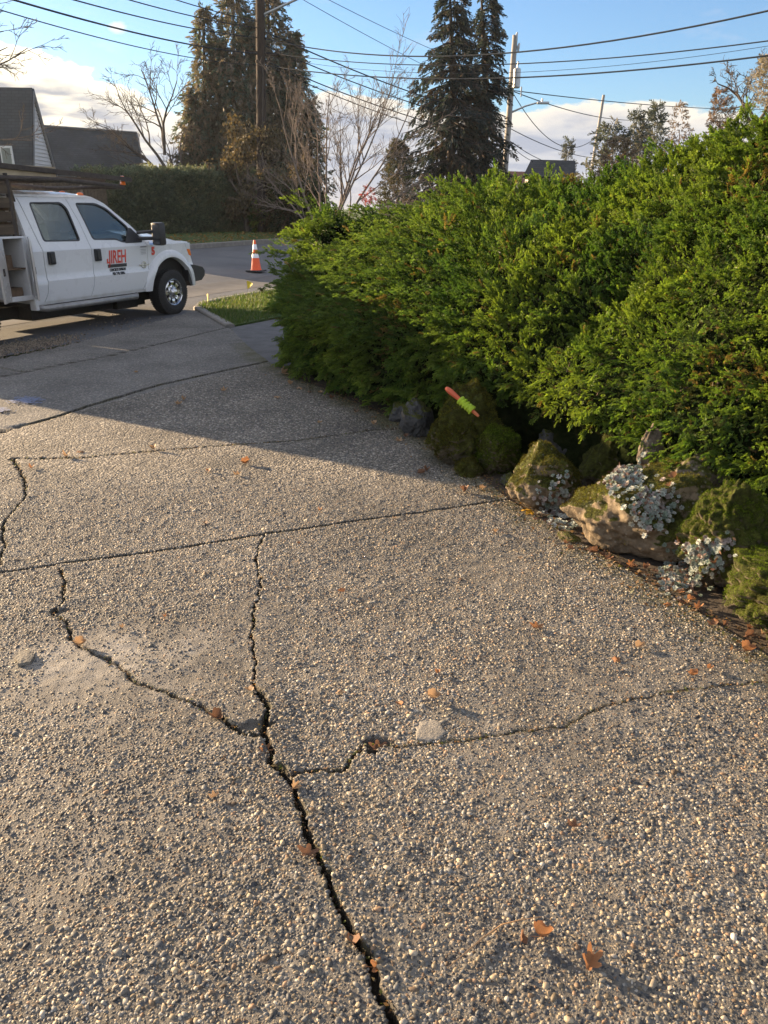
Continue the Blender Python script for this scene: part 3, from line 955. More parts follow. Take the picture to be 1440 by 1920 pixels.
    T += [plume_template(17, .040, 30, .16, s + 20, ln=.24) for s in range(2)]
    isn = u > SPLIT(np.clip(v, 0, 1))
    for root, m in ((near, isn), (far, ~isn)):
        V, F, Cc = scatter(T, P[m], rot_from(dirs[m], ups[m]), S[m], C[m], jitter=.3, tipcol=(2.1, 1.9, 1.25))  # tip tint paints sunlit yellow ends, darker sprig bases paint olive shade
        V = V - np.array(root.location)
        np_obj('foliage', V, F, [M_JUN], root, col=Cc)
        print('juniper', len(F))
    # woody stems under the overhang
    mb = MB()
    for k in range(26):
        uu = np.array([random.uniform(8.8, 14.8)]); p0 = loft(uu, np.array([.25]))[0]
        base = Vector(p0) + Vector((.35, .2, -.5)); tip = Vector(loft(uu + random.uniform(-.3, .3), np.array([random.uniform(.02, .12)]))[0])
        mid = base.lerp(tip, .5) + Vector((random.uniform(-.1, .1), random.uniform(-.1, .1), .12))
        mb.tube([base - near.location, mid - near.location, tip - near.location], [.014, .010, .004], 5)
    mb.build('stem', simple('juniper_bark', (.10, .065, .045), .9, var=.3, scale=20, bump=.6), near, smooth=60)
juniper()

# =================================================================== ROCKERY
def mat_rock(name, c0, c1, mossy=.5, lichen=0.0):
    q = N(name)
    n = q.noise(5, 7, .65); f = q.noise(38, 6, .7)
    c = q.ramp(n, [(.28, tuple(v * .55 for v in c0)), (.5, c0), (.72, c1)])
    c = q.mix(1.0, c, q.ramp(f, [(.3, .62), (.55, 1.0), (.75, 1.25)]), 'MULTIPLY')
    g = q.n('ShaderNodeNewGeometry')
    sx = q.n('ShaderNodeSeparateXYZ'); q.l(g.outputs['Normal'], sx.inputs[0])
    up = q.math('ADD', q.math('MULTIPLY', sx.outputs[2], .45), q.math('MULTIPLY', q.noise(4.5, 6, .65), 1.1))
    mw = q.ramp(up, [(.98 - mossy * .75, 0.0), (1.06 - mossy * .75, 1.0)])
    mcol = q.ramp(q.noise(26, 6, .7), [(.3, (.018, .02, .006)), (.5, (.055, .058, .012)), (.68, (.10, .115, .018)), (.8, (.14, .15, .03))])
    c = q.mix(mw, c, mcol)
    if lichen:
        c = q.mix(q.ramp(q.vor(26), [(.12, lichen), (.2, 0.0)]), c, (.4, .39, .33))
    h = q.math('ADD', q.math('ADD', n, q.math('MULTIPLY', f, .5)), q.math('MULTIPLY', q.math('MULTIPLY', mw, q.noise(90, 5, .7)), .8))
    return q.bsdf(c, .9, 0, q.bump(h, 1.0, .02), .2)
M_ROCK_TAN = mat_rock('tan_rock', (.18, .14, .095), (.30, .245, .17), .46, .3)
M_ROCK_MOSS = mat_rock('mossy_rock', (.12, .10, .07), (.2, .17, .12), .78)
M_ROCK_GREY = mat_rock('grey_rock', (.07, .07, .07), (.13, .127, .12), .3)
M_ROCK_BRN = mat_rock('brown_rock', (.13, .105, .08), (.22, .185, .145), .3, .4)
M_TUFT = leafmat('moss_tuft', trans=.35, rough=.8, spec=.1)

ROCKS = []
def rock(label, base_px, w, d, h, mat, back=.5, rz=0.0, tilt=(0, 0), seed=0, moss=0, mossmin=.2, mcols=None, group='rocks of the rockery', lump=.16, z0=-.05, cuts=7, name='rock', cat='rock', mlen=(.006, .016), pos=None, cush=0.0):
    r = np.random.default_rng(seed)
    bm = bmesh.new(); bmesh.ops.create_icosphere(bm, subdivisions=6, radius=1.0)
    V = np.array([tuple(v.co) for v in bm.verts]); F = np.array([[v.index for v in f.verts] for f in bm.faces]); bm.free()
    for k in range(cuts):
        n = r.normal(size=3); n[2] = abs(n[2]) * .9; n /= np.linalg.norm(n); lim = r.uniform(.62, .88)
        dd = V @ n; V -= np.maximum(dd - lim, 0)[:, None] * n * .97
    V *= (1 + lump * fbm(V[:, 0] * 1.6 + seed, V[:, 1] * 1.6, V[:, 2] * 1.6, seed, 3) + .07 * fbm(V[:, 0] * 5, V[:, 1] * 5, V[:, 2] * 5, seed + 3, 4) + cush * np.abs(fbm(V[:, 0] * 6, V[:, 1] * 6, V[:, 2] * 6, seed + 5, 2)))[:, None]
    V /= np.abs(V).max(0)
    V *= np.array([w / 2, d / 2, h / 2])
    M = (Matrix.Rotation(rz, 3, 'Z') @ Matrix.Rotation(tilt[0], 3, 'X') @ Matrix.Rotation(tilt[1], 3, 'Y'))
    M = np.array(M); V = V @ M.T
    V[:, 2] -= V[:, 2].min()
    p = at(*base_px)
    nrm = Vector((.86, .5, 0)).normalized()
    loc = p + nrm * (d * back) if pos is None else Vector(pos)
    loc.z = z0
    o = np_obj(name, V, F, [mat], smooth=True)
    o.location = loc
    tag(o, label, cat, group)
    ROCKS.append((o, V, F))
    if moss:
        a, b, c = V[F[:, 0]], V[F[:, 1]], V[F[:, 2]]
        nn = np.cross(b - a, c - a); ar = np.linalg.norm(nn, axis=1); nn = nn / (ar[:, None] + 1e-12)
        cen = (a + b + c) / 3
        pat = fbm(cen[:, 0] * 9 + seed, cen[:, 1] * 9, cen[:, 2] * 9, seed + 9, 3)
        wgt = ar * np.clip(nn[:, 2] - mossmin + pat * .75, 0, 1)
        i = RNG.choice(len(F), moss, p=wgt / wgt.sum())
        u1, u2 = RNG.random(moss), RNG.random(moss); sw = u1 + u2 > 1; u1[sw] = 1 - u1[sw]; u2[sw] = 1 - u2[sw]
        P = a[i] + (b - a)[i] * u1[:, None] + (c - a)[i] * u2[:, None] - nn[i] * .003
        hump = np.clip(fbm(P[:, 0] * 16, P[:, 1] * 16, P[:, 2] * 16, seed + 15, 2), 0, 1)
        P = P + nn[i] * (hump * .02)[:, None]
        dirs = nn[i] + RNG.normal(0, .55, (moss, 3)) + [0, 0, .2]
        mc = np.array(mcols or [(.05, .05, .01), (.09, .1, .015), (.13, .15, .02), (.035, .035, .01), (.07, .06, .02)])
        tone = np.clip(fbm(P[:, 0] * 8, P[:, 1] * 8, P[:, 2] * 8, seed + 21, 2) * .6 + .5 + RNG.normal(0, .2, moss), 0, .999)
        C = mc[(tone * len(mc)).astype(int)] * RNG.uniform(.7, 1.35, (moss, 1))
        T = [plume_template(5, .10, 50, .1, 40 + s, cross=False, ln=.5) for s in range(3)]
        Vm, Fm, Cm = scatter(T, P, rot_from(dirs, RNG.normal(size=(moss, 3))), RNG.uniform(*mlen, moss), C, .3, (1.4, 1.4, 1.1))
        np_obj('moss', Vm, Fm, [M_TUFT], o, col=Cm)
    return o
olive = [(.03, .028, .008), (.06, .052, .012), (.085, .08, .016), (.12, .125, .02), (.05, .042, .016)]
bright = [(.02, .03, .006), (.045, .07, .008), (.08, .125, .012), (.12, .17, .02), (.05, .05, .012)]
rock('dark bluish grey slab leaning under the trimmed juniper', (748, 818), .30, .34, .40, M_ROCK_GREY, .5, .5, (.2, -.25), 3, cuts=10, lump=.08)
rock('low dark stone in the shade at the foot of the juniper', (722, 792), .26, .25, .26, M_ROCK_GREY, .7, .2, (0, 0), 4)
rock('large tilted moss covered boulder beneath the orange handle', (822, 872), .56, .50, .72, M_ROCK_MOSS, .46, .45, (.1, .35), 5, 12000, -.4, olive, cuts=9, mlen=(.009, .022), cush=.1)
rock('rounded mossy boulder just right of the tilted mossy one', (884, 886), .38, .42, .40, M_ROCK_MOSS, .5, .3, (0, 0), 16, 9000, -.3, bright, mlen=(.009, .022), cush=.1)
rock('flat grey stone lying in front of the dark gap', (955, 908), .24, .22, .13, M_ROCK_GREY, .25, .1, (.1, .1), 7, lump=.08, cuts=10)
rock('pale tan boulder with a cap of olive moss', (972, 950), .54, .50, .52, M_ROCK_TAN, .40, .2, (-.15, .2), 8, 7000, -.05, olive, cuts=10)
rock('big tan boulder with bright moss on its upper left and silver plants above', (1140, 1042), .86, .56, .62, M_ROCK_TAN, .38, -.55, (-.25, .05), 9, 11000, .0, olive, cuts=9)
rock('small upright tan stone standing under the juniper fringe', (1215, 930), .15, .16, .36, M_ROCK_BRN, 0, .4, (.1, .1), 10, cuts=8, pos=tuple(pt(1213, 905, 4.55).xy) + (0,), z0=.30)
rock('grey brown lichen spotted stone behind the silver plants', (1290, 1060), .46, .40, .46, M_ROCK_BRN, .7, .1, (.2, 0), 11, cuts=9, pos=tuple(pt(1290, 930, 4.35).xy) + (0,), z0=.12)
rock('dark stone deep in the hollow under the juniper', (1060, 935), .6, .45, .5, M_ROCK_MOSS, 1.1, .3, (0, 0), 12, 1500, .1, olive)
rock('moss smothered stone under the right end of the juniper', (1390, 1120), .55, .5, .62, M_ROCK_MOSS, .7, .2, (.1, 0), 13, 26000, -.3, bright, mlen=(.005, .011), cush=.16, pos=tuple(pt(1385, 980, 3.95).xy) + (0,), z0=.0)
rock('bulky green mossy mound at the right frame edge beside the driveway', (1425, 1200), .62, .72, .46, M_ROCK_MOSS, .32, .35, (0, .1), 14, 34000, -.6, bright, mlen=(.005, .011), lump=.14, cuts=7, cush=.16)
rock('small pale tan flake of stone lying at the rockery foot', (1062, 1014), .16, .10, .05, M_ROCK_TAN, .2, -.6, (0, .1), 15, lump=.1, cuts=8, z0=-.005)
rock('dim stone between the two mossy boulders and the tan one', (965, 890), .3, .3, .42, M_ROCK_GREY, 1.3, .3, (0, 0), 18)

rock('mossy stone wedged low between the pale tan boulder and the big tan one', (1085, 990), .34, .3, .34, M_ROCK_MOSS, .75, .4, (.1, 0), 21, 5000, -.2, olive, cush=.1)
rock('small dark mossy stone between the two shaded mossy boulders and the driveway', (862, 893), .22, .2, .17, M_ROCK_MOSS, .4, .1, (0, .1), 22, 2500, -.2, olive)
rock('broken brown stone low behind the sedum at the driveway edge', (1300, 1105), .4, .34, .3, M_ROCK_BRN, .8, .5, (.1, .1), 23, 2500, .0, olive, cuts=9)
rock('dark mossy stone under the foliage above the big tan boulder', (1180, 985), .5, .4, .5, M_ROCK_MOSS, 1.35, .2, (0, .1), 24, 5000, -.1, olive)

# =================================================================== SILVER SEDUM
M_SED = leafmat('silver_rosette', trans=.12, rough=.6, spec=.3, tt=(1, 1, .9))
def rosette_template(seed):
    r = np.random.default_rng(seed); V = []; F = []; T = []
    for ring, (n, l, el) in enumerate(((7, .5, .25), (6, .38, .65), (4, .24, 1.1))):
        for k in range(n):
            a = 2 * PI * (k + ring * .4) / n + r.uniform(-.15, .15)
            d = np.array([math.cos(a) * math.cos(el), math.sin(a) * math.cos(el), math.sin(el)]); s = np.array([-math.sin(a), math.cos(a), 0])
            nn = np.cross(d, s); w = l * .42; b = len(V)
            V += [d * .04, d * l * .65 + s * w * .8 - nn * .03, d * l - nn * .06, d * l * .65 - s * w * .8 - nn * .03]
            F.append([b, b + 1, b + 2, b + 3]); T += [0, .6, 1, .6]
    V = np.array(V)[:, [2, 0, 1]]      # main axis on x
    return V, np.array(F), np.array(T)
ROS = [rosette_template(s) for s in range(4)]
from mathutils.bvhtree import BVHTree
_rv = []; _rf = []
for _o, _V, _F in ROCKS:
    b0 = len(_rv); _rv += [tuple(p) for p in (_V + np.array(_o.location))]; _rf += [tuple(int(i) + b0 for i in f) for f in _F]
ROCK_BVH = BVHTree.FromPolygons(_rv, _rf)
EYE_P = Vector((0, 0, EYE))
def surface_at(px, py):
    """nearest rock or ground point seen at a pixel"""
    r = ray(px, py).normalized()
    hit, nrm, idx, dist = ROCK_BVH.ray_cast(EYE_P, r, 12.0)
    if hit is None:
        g = at(px, py); return g, Vector((0, 0, 1))
    if hit.z < 0: return at(px, py), Vector((0, 0, 1))
    return hit, nrm
def sedum(label, px, py, sx_, sy_, n):
    """rosettes rooted on whatever stone or soil lies there"""
    c0, _ = surface_at(px, py)
    root = empty('sedum_plant', tuple(c0)); tag(root, label, 'plant', 'silver sedum clumps among the rocks')
    P = []; D = []; tries = 0
    while len(P) < n and tries < n * 6:
        tries += 1
        h, nr = surface_at(px + random.gauss(0, sx_), py + random.gauss(0, sy_))
        if (h - c0).length > .34: continue
        if nr.dot(EYE_P - h) < 0: nr = -nr
        P.append(tuple(h - root.location + nr * random.uniform(.002, .022))); D.append(tuple(nr * .8 + Vector((-.2, -.35, .45)) + Vector([random.gauss(0, .35) for _ in range(3)])))
    P = np.array(P); dirs = np.array(D); n = len(P)
    pal = np.array([(.21, .235, .21), (.16, .19, .17), (.27, .28, .25), (.13, .165, .13), (.20, .17, .155)])
    C = pal[RNG.integers(0, 5, n)] * RNG.uniform(.7, 1.15, (n, 1))
    V, F, Cc = scatter(ROS, P, rot_from(dirs, RNG.normal(size=(n, 3))), RNG.uniform(.018, .042, n), C, .35, (1.7, 1.65, 1.65))
    np_obj('rosettes', V, F, [M_SED], root, col=Cc)
    # dry brown stems and dead lower leaves between the rosettes
    k = n // 2; i = RNG.integers(0, n, k)
    d = dirs[i] * .2 + RNG.normal(0, .8, (k, 3)); pal2 = np.array([(.12, .065, .045), (.18, .11, .07), (.09, .05, .04)])
    V, F, Cc = scatter([card_template()], P[i] + RNG.normal(0, .012, (k, 3)), rot_from(d, RNG.normal(size=(k, 3))), RNG.uniform(.012, .035, k), pal2[RNG.integers(0, 3, k)])
    np_obj('dead_leaves', V, F, [M_SED], root, col=Cc)
sedum('silver grey sedum clump spilling over the top left of the big tan boulder', 1165, 888, 22, 20, 190)
sedum('silver sedum clump hanging down the right face of the big tan boulder', 1222, 950, 19, 20, 170)
sedum('small sparse sedum clump beside the pale tan boulder with brown bits', 1045, 955, 17, 28, 150)
sedum('bluish sedum clump on the ground between the big boulder and the mossy mound', 1320, 1040, 26, 15, 170)
sedum('low sedum clump with brown leaves at the driveway edge', 1270, 1085, 20, 15, 150)
sedum('few sedum rosettes hanging below the juniper fringe', 1285, 852, 16, 7, 36)

# orange handle wound with lime twine
def handle():
    a, b, c = pt(836, 727, 5.47), pt(862, 749, 5.42), pt(888, 772, 5.37)
    root = empty('marking_stick', tuple(b)); tag(root, 'orange handled stick wound with lime yellow cord lying on the mossy boulder', 'stick')
    mb = MB(); A, B, C = a - b, Vector(), c - b
    pts = [A, A.lerp(B, .12), A.lerp(B, .35), A.lerp(B, .75), B, B.lerp(C, 1.0)]
    mb.tube(pts, [.010, .018, .021, .017, .014, .012], 12); mb.build('grip', simple('orange_plastic', (.55, .10, .04), .55, var=.08), root, smooth=50)
    w = MB(); d = (C - B).normalized(); p = d.cross(Vector((0, 0, 1))).normalized(); q = d.cross(p)
    L = (C - B).length; hel = []
    for k in range(260):
        t = k / 259; ang = k * .52; r = .021 + .008 * math.sin(t * PI) + .003 * math.sin(k * .9)
        pos = B + d * (L * (.04 + .86 * (.5 - .5 * math.cos(t * PI * 3))))
        hel.append(pos + (p * math.cos(ang) + q * math.sin(ang)) * r)
    w.tube(hel, .006, 5); w.build('cord', simple('lime_cord', (.36, .50, .03), .6, var=.1), root, smooth=60)
    e = MB(); e.tube([C, C + d * .05], [.014, .010], 8); e.build('tip', simple('worn_orange', (.5, .14, .05), .6), root, smooth=60)
handle()

# =================================================================== FALLEN LEAVES ON THE DRIVEWAY
def mat_dead():
    out = []
    for nm, c in (('dead_leaf_orange', (.36, .17, .075)), ('dead_leaf_brown', (.2, .105, .06)), ('dead_leaf_tan', (.42, .27, .15)), ('dead_leaf_yellow', (.6, .33, .03))):
        q = N(nm)
        n = q.noise(40, 5)
        cc = q.ramp(n, [(.3, tuple(v * .6 for v in c)), (.55, c), (.8, tuple(min(1, v * 1.3) for v in c))])
        v = q.vor(55, 'DISTANCE_TO_EDGE')
        cc = q.mix(q.ramp(v, [(.0, .5), (.08, 0.0)]), cc, tuple(v * .45 for v in c))
        out.append(q.bsdf(cc, .6, 0, q.bump(n, .4, .004), .3, 0, .3, c))
    return out
DEAD = mat_dead()
def leaf_mesh(seed, lobes, curl, fold):
    r = random.Random(seed); NV = 28; rings = 5
    V = [(0, 0, 0)]; F = []
    def shape(a):
        base = .5 * (1 - .35 * math.cos(a)) * (.62 + .38 * abs(math.cos(a / 2)))
        return base * (1 + lobes * .42 * math.cos(5 * a) + r.uniform(-.09, .09)) * (1 + .4 * max(0.0, math.cos(a)) ** 5)
    outl = [shape(2 * PI * k / NV) for k in range(NV)]
    for i in range(1, rings + 1):
        f = i / rings
        for k in range(NV):
            a = 2 * PI * k / NV; rr = outl[k] * f
            x, y = rr * math.cos(a) * 1.25, rr * math.sin(a)
            z = curl * (x * x * .9 + (abs(y) ** 1.4) * 1.2) + fold * abs(y) + .05 * math.sin(x * 9 + seed) * f + .04 * math.sin(y * 13) * f
            V.append((x, y, z))
    for k in range(NV): F.append((0, 1 + k, 1 + (k + 1) % NV))
    for i in range(rings - 1):
        for k in range(NV): F.append((1 + i * NV + k, 1 + (i + 1) * NV + k, 1 + (i + 1) * NV + (k + 1) % NV, 1 + i * NV + (k + 1) % NV))
    mb = MB(); mb.add(V, F)
    mb.tube([(-.1, 0, .01), (-.55, .02, .03), (-.95, .1, .06)], [.018, .014, .012], 5)
    return mb
LEAFV = [leaf_mesh(1, .6, .9, .2), leaf_mesh(2, .2, .6, .5), leaf_mesh(3, .9, .6, .1), leaf_mesh(4, .12, 1.5, .3), leaf_mesh(5, .8, -.5, .0)]
LEAFM = {}
def leaf(label, px, py, size, var=0, mat=0, rz=None, tilt=(0, 0), z=.012, group='fallen leaves on the driveway', pos=None):
    key = (var, mat)
    if key not in LEAFM:
        o = LEAFV[var].build('fallen_leaf', DEAD[mat], smooth=70); LEAFM[key] = o.data
    else:
        o = link(bpy.data.objects.new('fallen_leaf', LEAFM[key]))
    p = at(px, py) if pos is None else Vector(pos)
    o.location = (p.x, p.y, p.z + z)
    o.rotation_euler = (tilt[0], tilt[1], random.uniform(0, 6.28) if rz is None else rz)
    o.scale = (size * .8, size * .8, size * .72)
    return tag(o, label, 'leaf', group)
leaf('largest curled orange leaf with a raised edge near the bottom of the driveway', 1018, 1768, .062, 3, 0, .2, (-.5, .2), .022)
leaf('narrow upright orange leaf scrap left of the largest curled leaf', 975, 1766, .042, 1, 1, 1.4, (1.0, .1), .018)
leaf('flat orange leaf with a toothed rim and stalk at the lower right', 1105, 1812, .062, 0, 0, -2.1, (-.25, .15), .016)
leaf('dark brown leaf standing in the main crack near its bottom', 660, 1770, .058, 1, 1, 1.9, (.2, .5), .006)
leaf('crumpled orange leaf wedged in the crack just below the dark brown one', 708, 1812, .045, 2, 0, .4, (.5, .3), .0)
leaf('torn brown leaf lying across the main crack half way down', 577, 1606, .060, 2, 1, .3, (.1, .2), .012)
leaf('pale orange leaf tucked in the crack below the junction', 552, 1480, .042, 0, 2, 1.2, (.5, .2), .010)
leaf('brown leaf lying in the dark hole of the driveway', 708, 1396, .062, 2, 1, .5, (.2, .1), -.014)
leaf('bundle like tan leaf strip above the pale cement patch', 812, 1314, .060, 3, 2, .15, (.2, .1), .014)
leaf('small orange leaf left of the tan strip above the cement patch', 748, 1325, .038, 1, 0, 2.2, (.2, .3), .010)
leaf('tiny pale orange leaf on the middle of the slab', 637, 1300, .032, 4, 2, 1.0)
leaf('tan leaf at the top of the crack junction', 467, 1298, .042, 1, 2, 2.6, (.2, .1), .010)
leaf('reddish leaf crumbs packed in the crack junction', 497, 1405, .055, 2, 0, 1.3, (.4, .2), -.004)
leaf('long brown leaf filling the left branch of the crack', 408, 1345, .062, 3, 1, -.5, (.3, .1), -.002)
leaf('small yellow tan leaf on the lower left slab', 402, 1499, .034, 0, 2, .7)
leaf('yellow leaf at the foot of the pale tan boulder', 992, 962, .085, 4, 3, .6, (.3, .2), .02)
leaf('pinkish tan leaf touching the right frame edge by the mossy mound', 1432, 1196, .075, 0, 2, .4, (.3, .2), .02)
leaf('wide orange leaf lying flat near the right frame edge', 1400, 1226, .075, 3, 0, .1, (.1, .1), .014)
leaf('orange brown leaf in the middle right of the lit slab', 1005, 1180, .060, 2, 0, .3, (.2, .1), .012)
leaf('tan folded leaf on the right side of the lit slab', 1198, 1216, .055, 1, 2, .5, (.3, .0), .014)
leaf('brown leaf beside the left crack bend', 152, 1212, .060, 3, 2, .1, (.1, 0), .010)
leaf('pale green white leaf standing at the foot of the trimmed juniper', 530, 703, .13, 0, 2, 1.2, (1.0, 0), .03)
near_small = [(640, 1113), (230, 1180), (385, 985), (1155, 1238), (1330, 1257), (1298, 1271), (863, 1088), (1075, 1555), (560, 1023), (310, 1160), (930, 1000), (740, 975), (975, 1050), (600, 960), (820, 1265)]
for x, y in near_small:
    leaf('small brown leaf scrap lying on the sunlit aggregate slab', x, y, random.uniform(.022, .045), random.randrange(5), random.choice((0, 0, 1, 2)), group='small leaf scraps on the sunlit slab')
far_small = [(390, 886), (287, 845), (335, 760), (345, 752), (420, 735), (445, 893), (150, 848), (125, 858), (460, 872), (600, 795), (520, 745), (255, 700), (60, 1240 - 360)]
for x, y in far_small:
    leaf('small pale leaf on the driveway beyond the middle joint', x, y, random.uniform(.05, .085), random.randrange(5), random.choice((0, 2, 2)), group='small leaves beyond the middle joint')
for x, y in [(562, 728), (600, 738), (622, 748), (668, 775), (700, 798), (748, 830), (760, 822), (825, 857), (790, 890), (800, 886), (580, 735), (545, 722), (905, 918), (870, 925)]:
    leaf('dull leaf in the litter along the shaded foot of the juniper', x, y, random.uniform(.05, .09), random.randrange(5), random.choice((1, 1, 2)), group='leaves along the shaded foot of the juniper')
for k in range(34):
    t = random.random(); x = 985 + 430 * t + random.gauss(0, 10); y = 968 + 222 * t + abs(random.gauss(0, 9)) - 4 + 14 * math.sin(t * 9)
    leaf('brown leaf in the litter along the sunlit foot of the rockery', x, y, random.uniform(.03, .062), random.randrange(5), random.choice((0, 1, 1, 2)), tilt=(random.uniform(-.4, .4), random.uniform(-.4, .4)), z=.015, group='leaves along the sunlit foot of the rockery')
# brown leaves caught among the sedum
for x, y, d in [(1290, 1040, 3.8), (1340, 1060, 3.7), (1255, 915, 4.1), (1262, 900, 4.15), (1310, 1085, 3.6), (1275, 1020, 3.9)]:
    leaf('brown leaf caught among the silver sedum', 0, 0, random.uniform(.04, .06), random.randrange(5), 1, tilt=(random.uniform(.3, .9), random.uniform(-.4, .4)), z=0, group='leaves caught in the sedum', pos=surface_at(x, y)[0] + Vector((-.01, -.02, .02)))
def twig():
    pts = [at(838, 1822), at(872, 1795), at(905, 1765), at(940, 1742), at(975, 1731), at(1015, 1727)]
    o = MB().tube([p + Vector((0, 0, .012 + .004 * (i % 2))) for i, p in enumerate(pts)], [.0012, .002, .0026, .0022, .0016, .001], 6).build('twig', simple('twig_bark', (.32, .19, .09), .7, var=.25, scale=60), smooth=60)
    tag(o, 'thin curved brown twig lying by the curled leaves', 'twig')
twig()
# needles and crumbs of litter along the edge
def litter():
    n = 2600
    L = [0]; E = [Vector((*e, 0)) for e in EDGE[1:10]]
    P = []
    for i in range(n):
        k = random.randrange(len(E) - 1); p = E[k].lerp(E[k + 1], random.random())
        off = -abs(random.gauss(0, .13)) + .08
        p = p + Vector((.86, .5, 0)) * off; P.append((p.x, p.y, .006 + random.random() * .006))
    P = np.array(P); d = RNG.normal(size=(n, 3)); d[:, 2] *= .25
    pal = np.array([(.12, .07, .04), (.2, .11, .05), (.05, .04, .025), (.07, .075, .02), (.26, .17, .09)])
    V, F, C = scatter([card_template()], P, rot_from(d, np.tile([0, 0, 1.0], (n, 1)) + RNG.normal(0, .4, (n, 3))), RNG.uniform(.008, .03, n), pal[RNG.integers(0, 5, n)])
    tag(np_obj('litter', V, F, [M_GRASS], col=C), 'fine brown needle and leaf litter along the rockery foot', 'litter', kind='stuff')
litter()
def crack_fill():
    P = []
    for poly, w, dep, lip, mossw in CRACKS:
        if lip == 0 and w > .018: continue
        for (x1, y1), (x2, y2) in zip(poly[:-1], poly[1:]):
            L = math.hypot(x2 - x1, y2 - y1)
            for k in range(int(L * 150)):
                t = random.random(); a = random.gauss(0, w * .55)
                P.append((x1 + (x2 - x1) * t + (y2 - y1) / L * a, y1 + (y2 - y1) * t - (x2 - x1) / L * a, random.uniform(-dep * .6, .004)))
    P = np.array(P); n = len(P)
    pal = np.array([(.10, .06, .035), (.2, .12, .06), (.05, .04, .025), (.06, .075, .02), (.10, .12, .03), (.26, .15, .07), (.14, .12, .09)])
    d = RNG.normal(size=(n, 3)); d[:, 2] *= .5
    V, F, C = scatter([card_template()], P, rot_from(d, np.tile([0, 0, 1.0], (n, 1)) + RNG.normal(0, .6, (n, 3))), RNG.uniform(.005, .018, n), pal[RNG.integers(0, len(pal), n)])
    o = np_obj('crack_debris', V, F, [M_GRASS], drive, col=C); o['kind'] = 'stuff'
crack_fill()

# =================================================================== TRUCK
def mat_paint():
    q = N('white_truck_paint')
    z = q.n('ShaderNodeSeparateXYZ'); q.l(q.coord(), z.inputs[0])
    n = q.noise(3, 5)
    low = q.math('SUBTRACT', q.math('MULTIPLY', n, .9), z.outputs[2])       # road dirt thrown up on the sills
    c = q.mix(q.ramp(low, [(-.35 + .3, 0.0), (.35, .55)]), (.64, .645, .65), (.30, .24, .18))
    c = q.mix(q.ramp(q.noise(30, 5), [(.55, 0.0), (.8, .18)]), c, (.45, .4, .34))
    return q.bsdf(c, q.ramp(n, [(.3, .22), (.7, .36)]), 0, None, .5, .4)
M_WHITE = mat_paint()
M_BLK = simple('black_plastic', (.018, .018, .02), .45, var=.2, scale=20)
M_DARK = simple('dark_underbody', (.014, .013, .012), .85, var=.3, scale=12)
M_RUB = simple('tyre_rubber', (.022, .021, .02), .8, var=.25, scale=18, bump=.3)
M_CHR = simple('chrome', (.55, .55, .56), .24, 1.0, var=.05)
M_AMB = simple('amber_lens', (.75, .16, .02), .2, var=.05, coat=.6)
M_RED = simple('red_decal', (.62, .06, .035), .5, var=.05)
M_INK = simple('black_decal', (.02, .02, .022), .5, var=.05)
M_GREYINK = simple('grey_decal', (.25, .25, .26), .5, var=.05)
M_SEAT = simple('seat_cloth', (.10, .10, .10), .9, var=.2, scale=30)
M_TAN = simple('khaki_matt', (.42, .40, .24), .9, var=.2, scale=10)
M_ALU = simple('step_metal', (.30, .29, .28), .45, .6, var=.2, scale=10)
def mat_wood(name, a, b):
    q = N(name)
    c = q.ramp(q.noise(6, 6, .7, q.scale((.25, 3, 3))), [(.3, a), (.7, b)])
    c = q.mix(1.0, c, q.ramp(q.noise(3, 3), [(.3, .7), (.7, 1.15)]), 'MULTIPLY')
    return q.bsdf(c, .85, 0, q.bump(q.noise(20, 5, .7, q.scale((.3, 4, 4))), .4, .01), .2)
M_WOOD = mat_wood('weathered_timber', (.12, .095, .07), (.30, .25, .19))
M_WOODD = mat_wood('dark_timber', (.05, .036, .026), (.13, .10, .07))
M_WOODL = mat_wood('pale_timber', (.26, .2, .13), (.48, .4, .28))
M_RUST = simple('rusty_steel', (.045, .035, .03), .8, var=.4, scale=14, bump=.3)
def mat_glass():
    q = N('cab_glass')
    tr = q.n('ShaderNodeBsdfTransparent'); tr.inputs[0].default_value = (.52, .56, .55, 1)
    gl = q.n('ShaderNodeBsdfGlossy'); gl.inputs['Roughness'].default_value = .03; gl.inputs[0].default_value = (.95, .97, 1, 1)
    fr = q.n('ShaderNodeFresnel'); fr.inputs[0].default_value = 1.55
    f = q.math('MULTIPLY', fr.outputs[0], .38)
    mx = q.n('ShaderNodeMixShader'); q.l(f, mx.inputs[0]); q.l(tr.outputs[0], mx.inputs[1]); q.l(gl.outputs[0], mx.inputs[2])
    q.l(mx.outputs[0], q.out.inputs['Surface']); return q.m
M_GLASS = mat_glass()
M_LENS = simple('headlamp_lens', (.6, .62, .64), .1, var=.05, coat=.8)

_sy = [(-1, .93), (.40, .955), (.47, .972), (.55, .985), (.72, .998), (.795, 1.002), (.83, .984), (1.0, .980), (1.16, .985), (1.215, .990), (1.25, .972), (1.31, .955), (1.6, .885), (1.90, .808), (1.96, .780), (2.0, .74), (3, .7)]
def side_y(z):
    for (a, ya), (b, yb) in zip(_sy[:-1], _sy[1:]):
        if a <= z <= b: return ya + (yb - ya) * (z - a) / (b - a)
    return .9

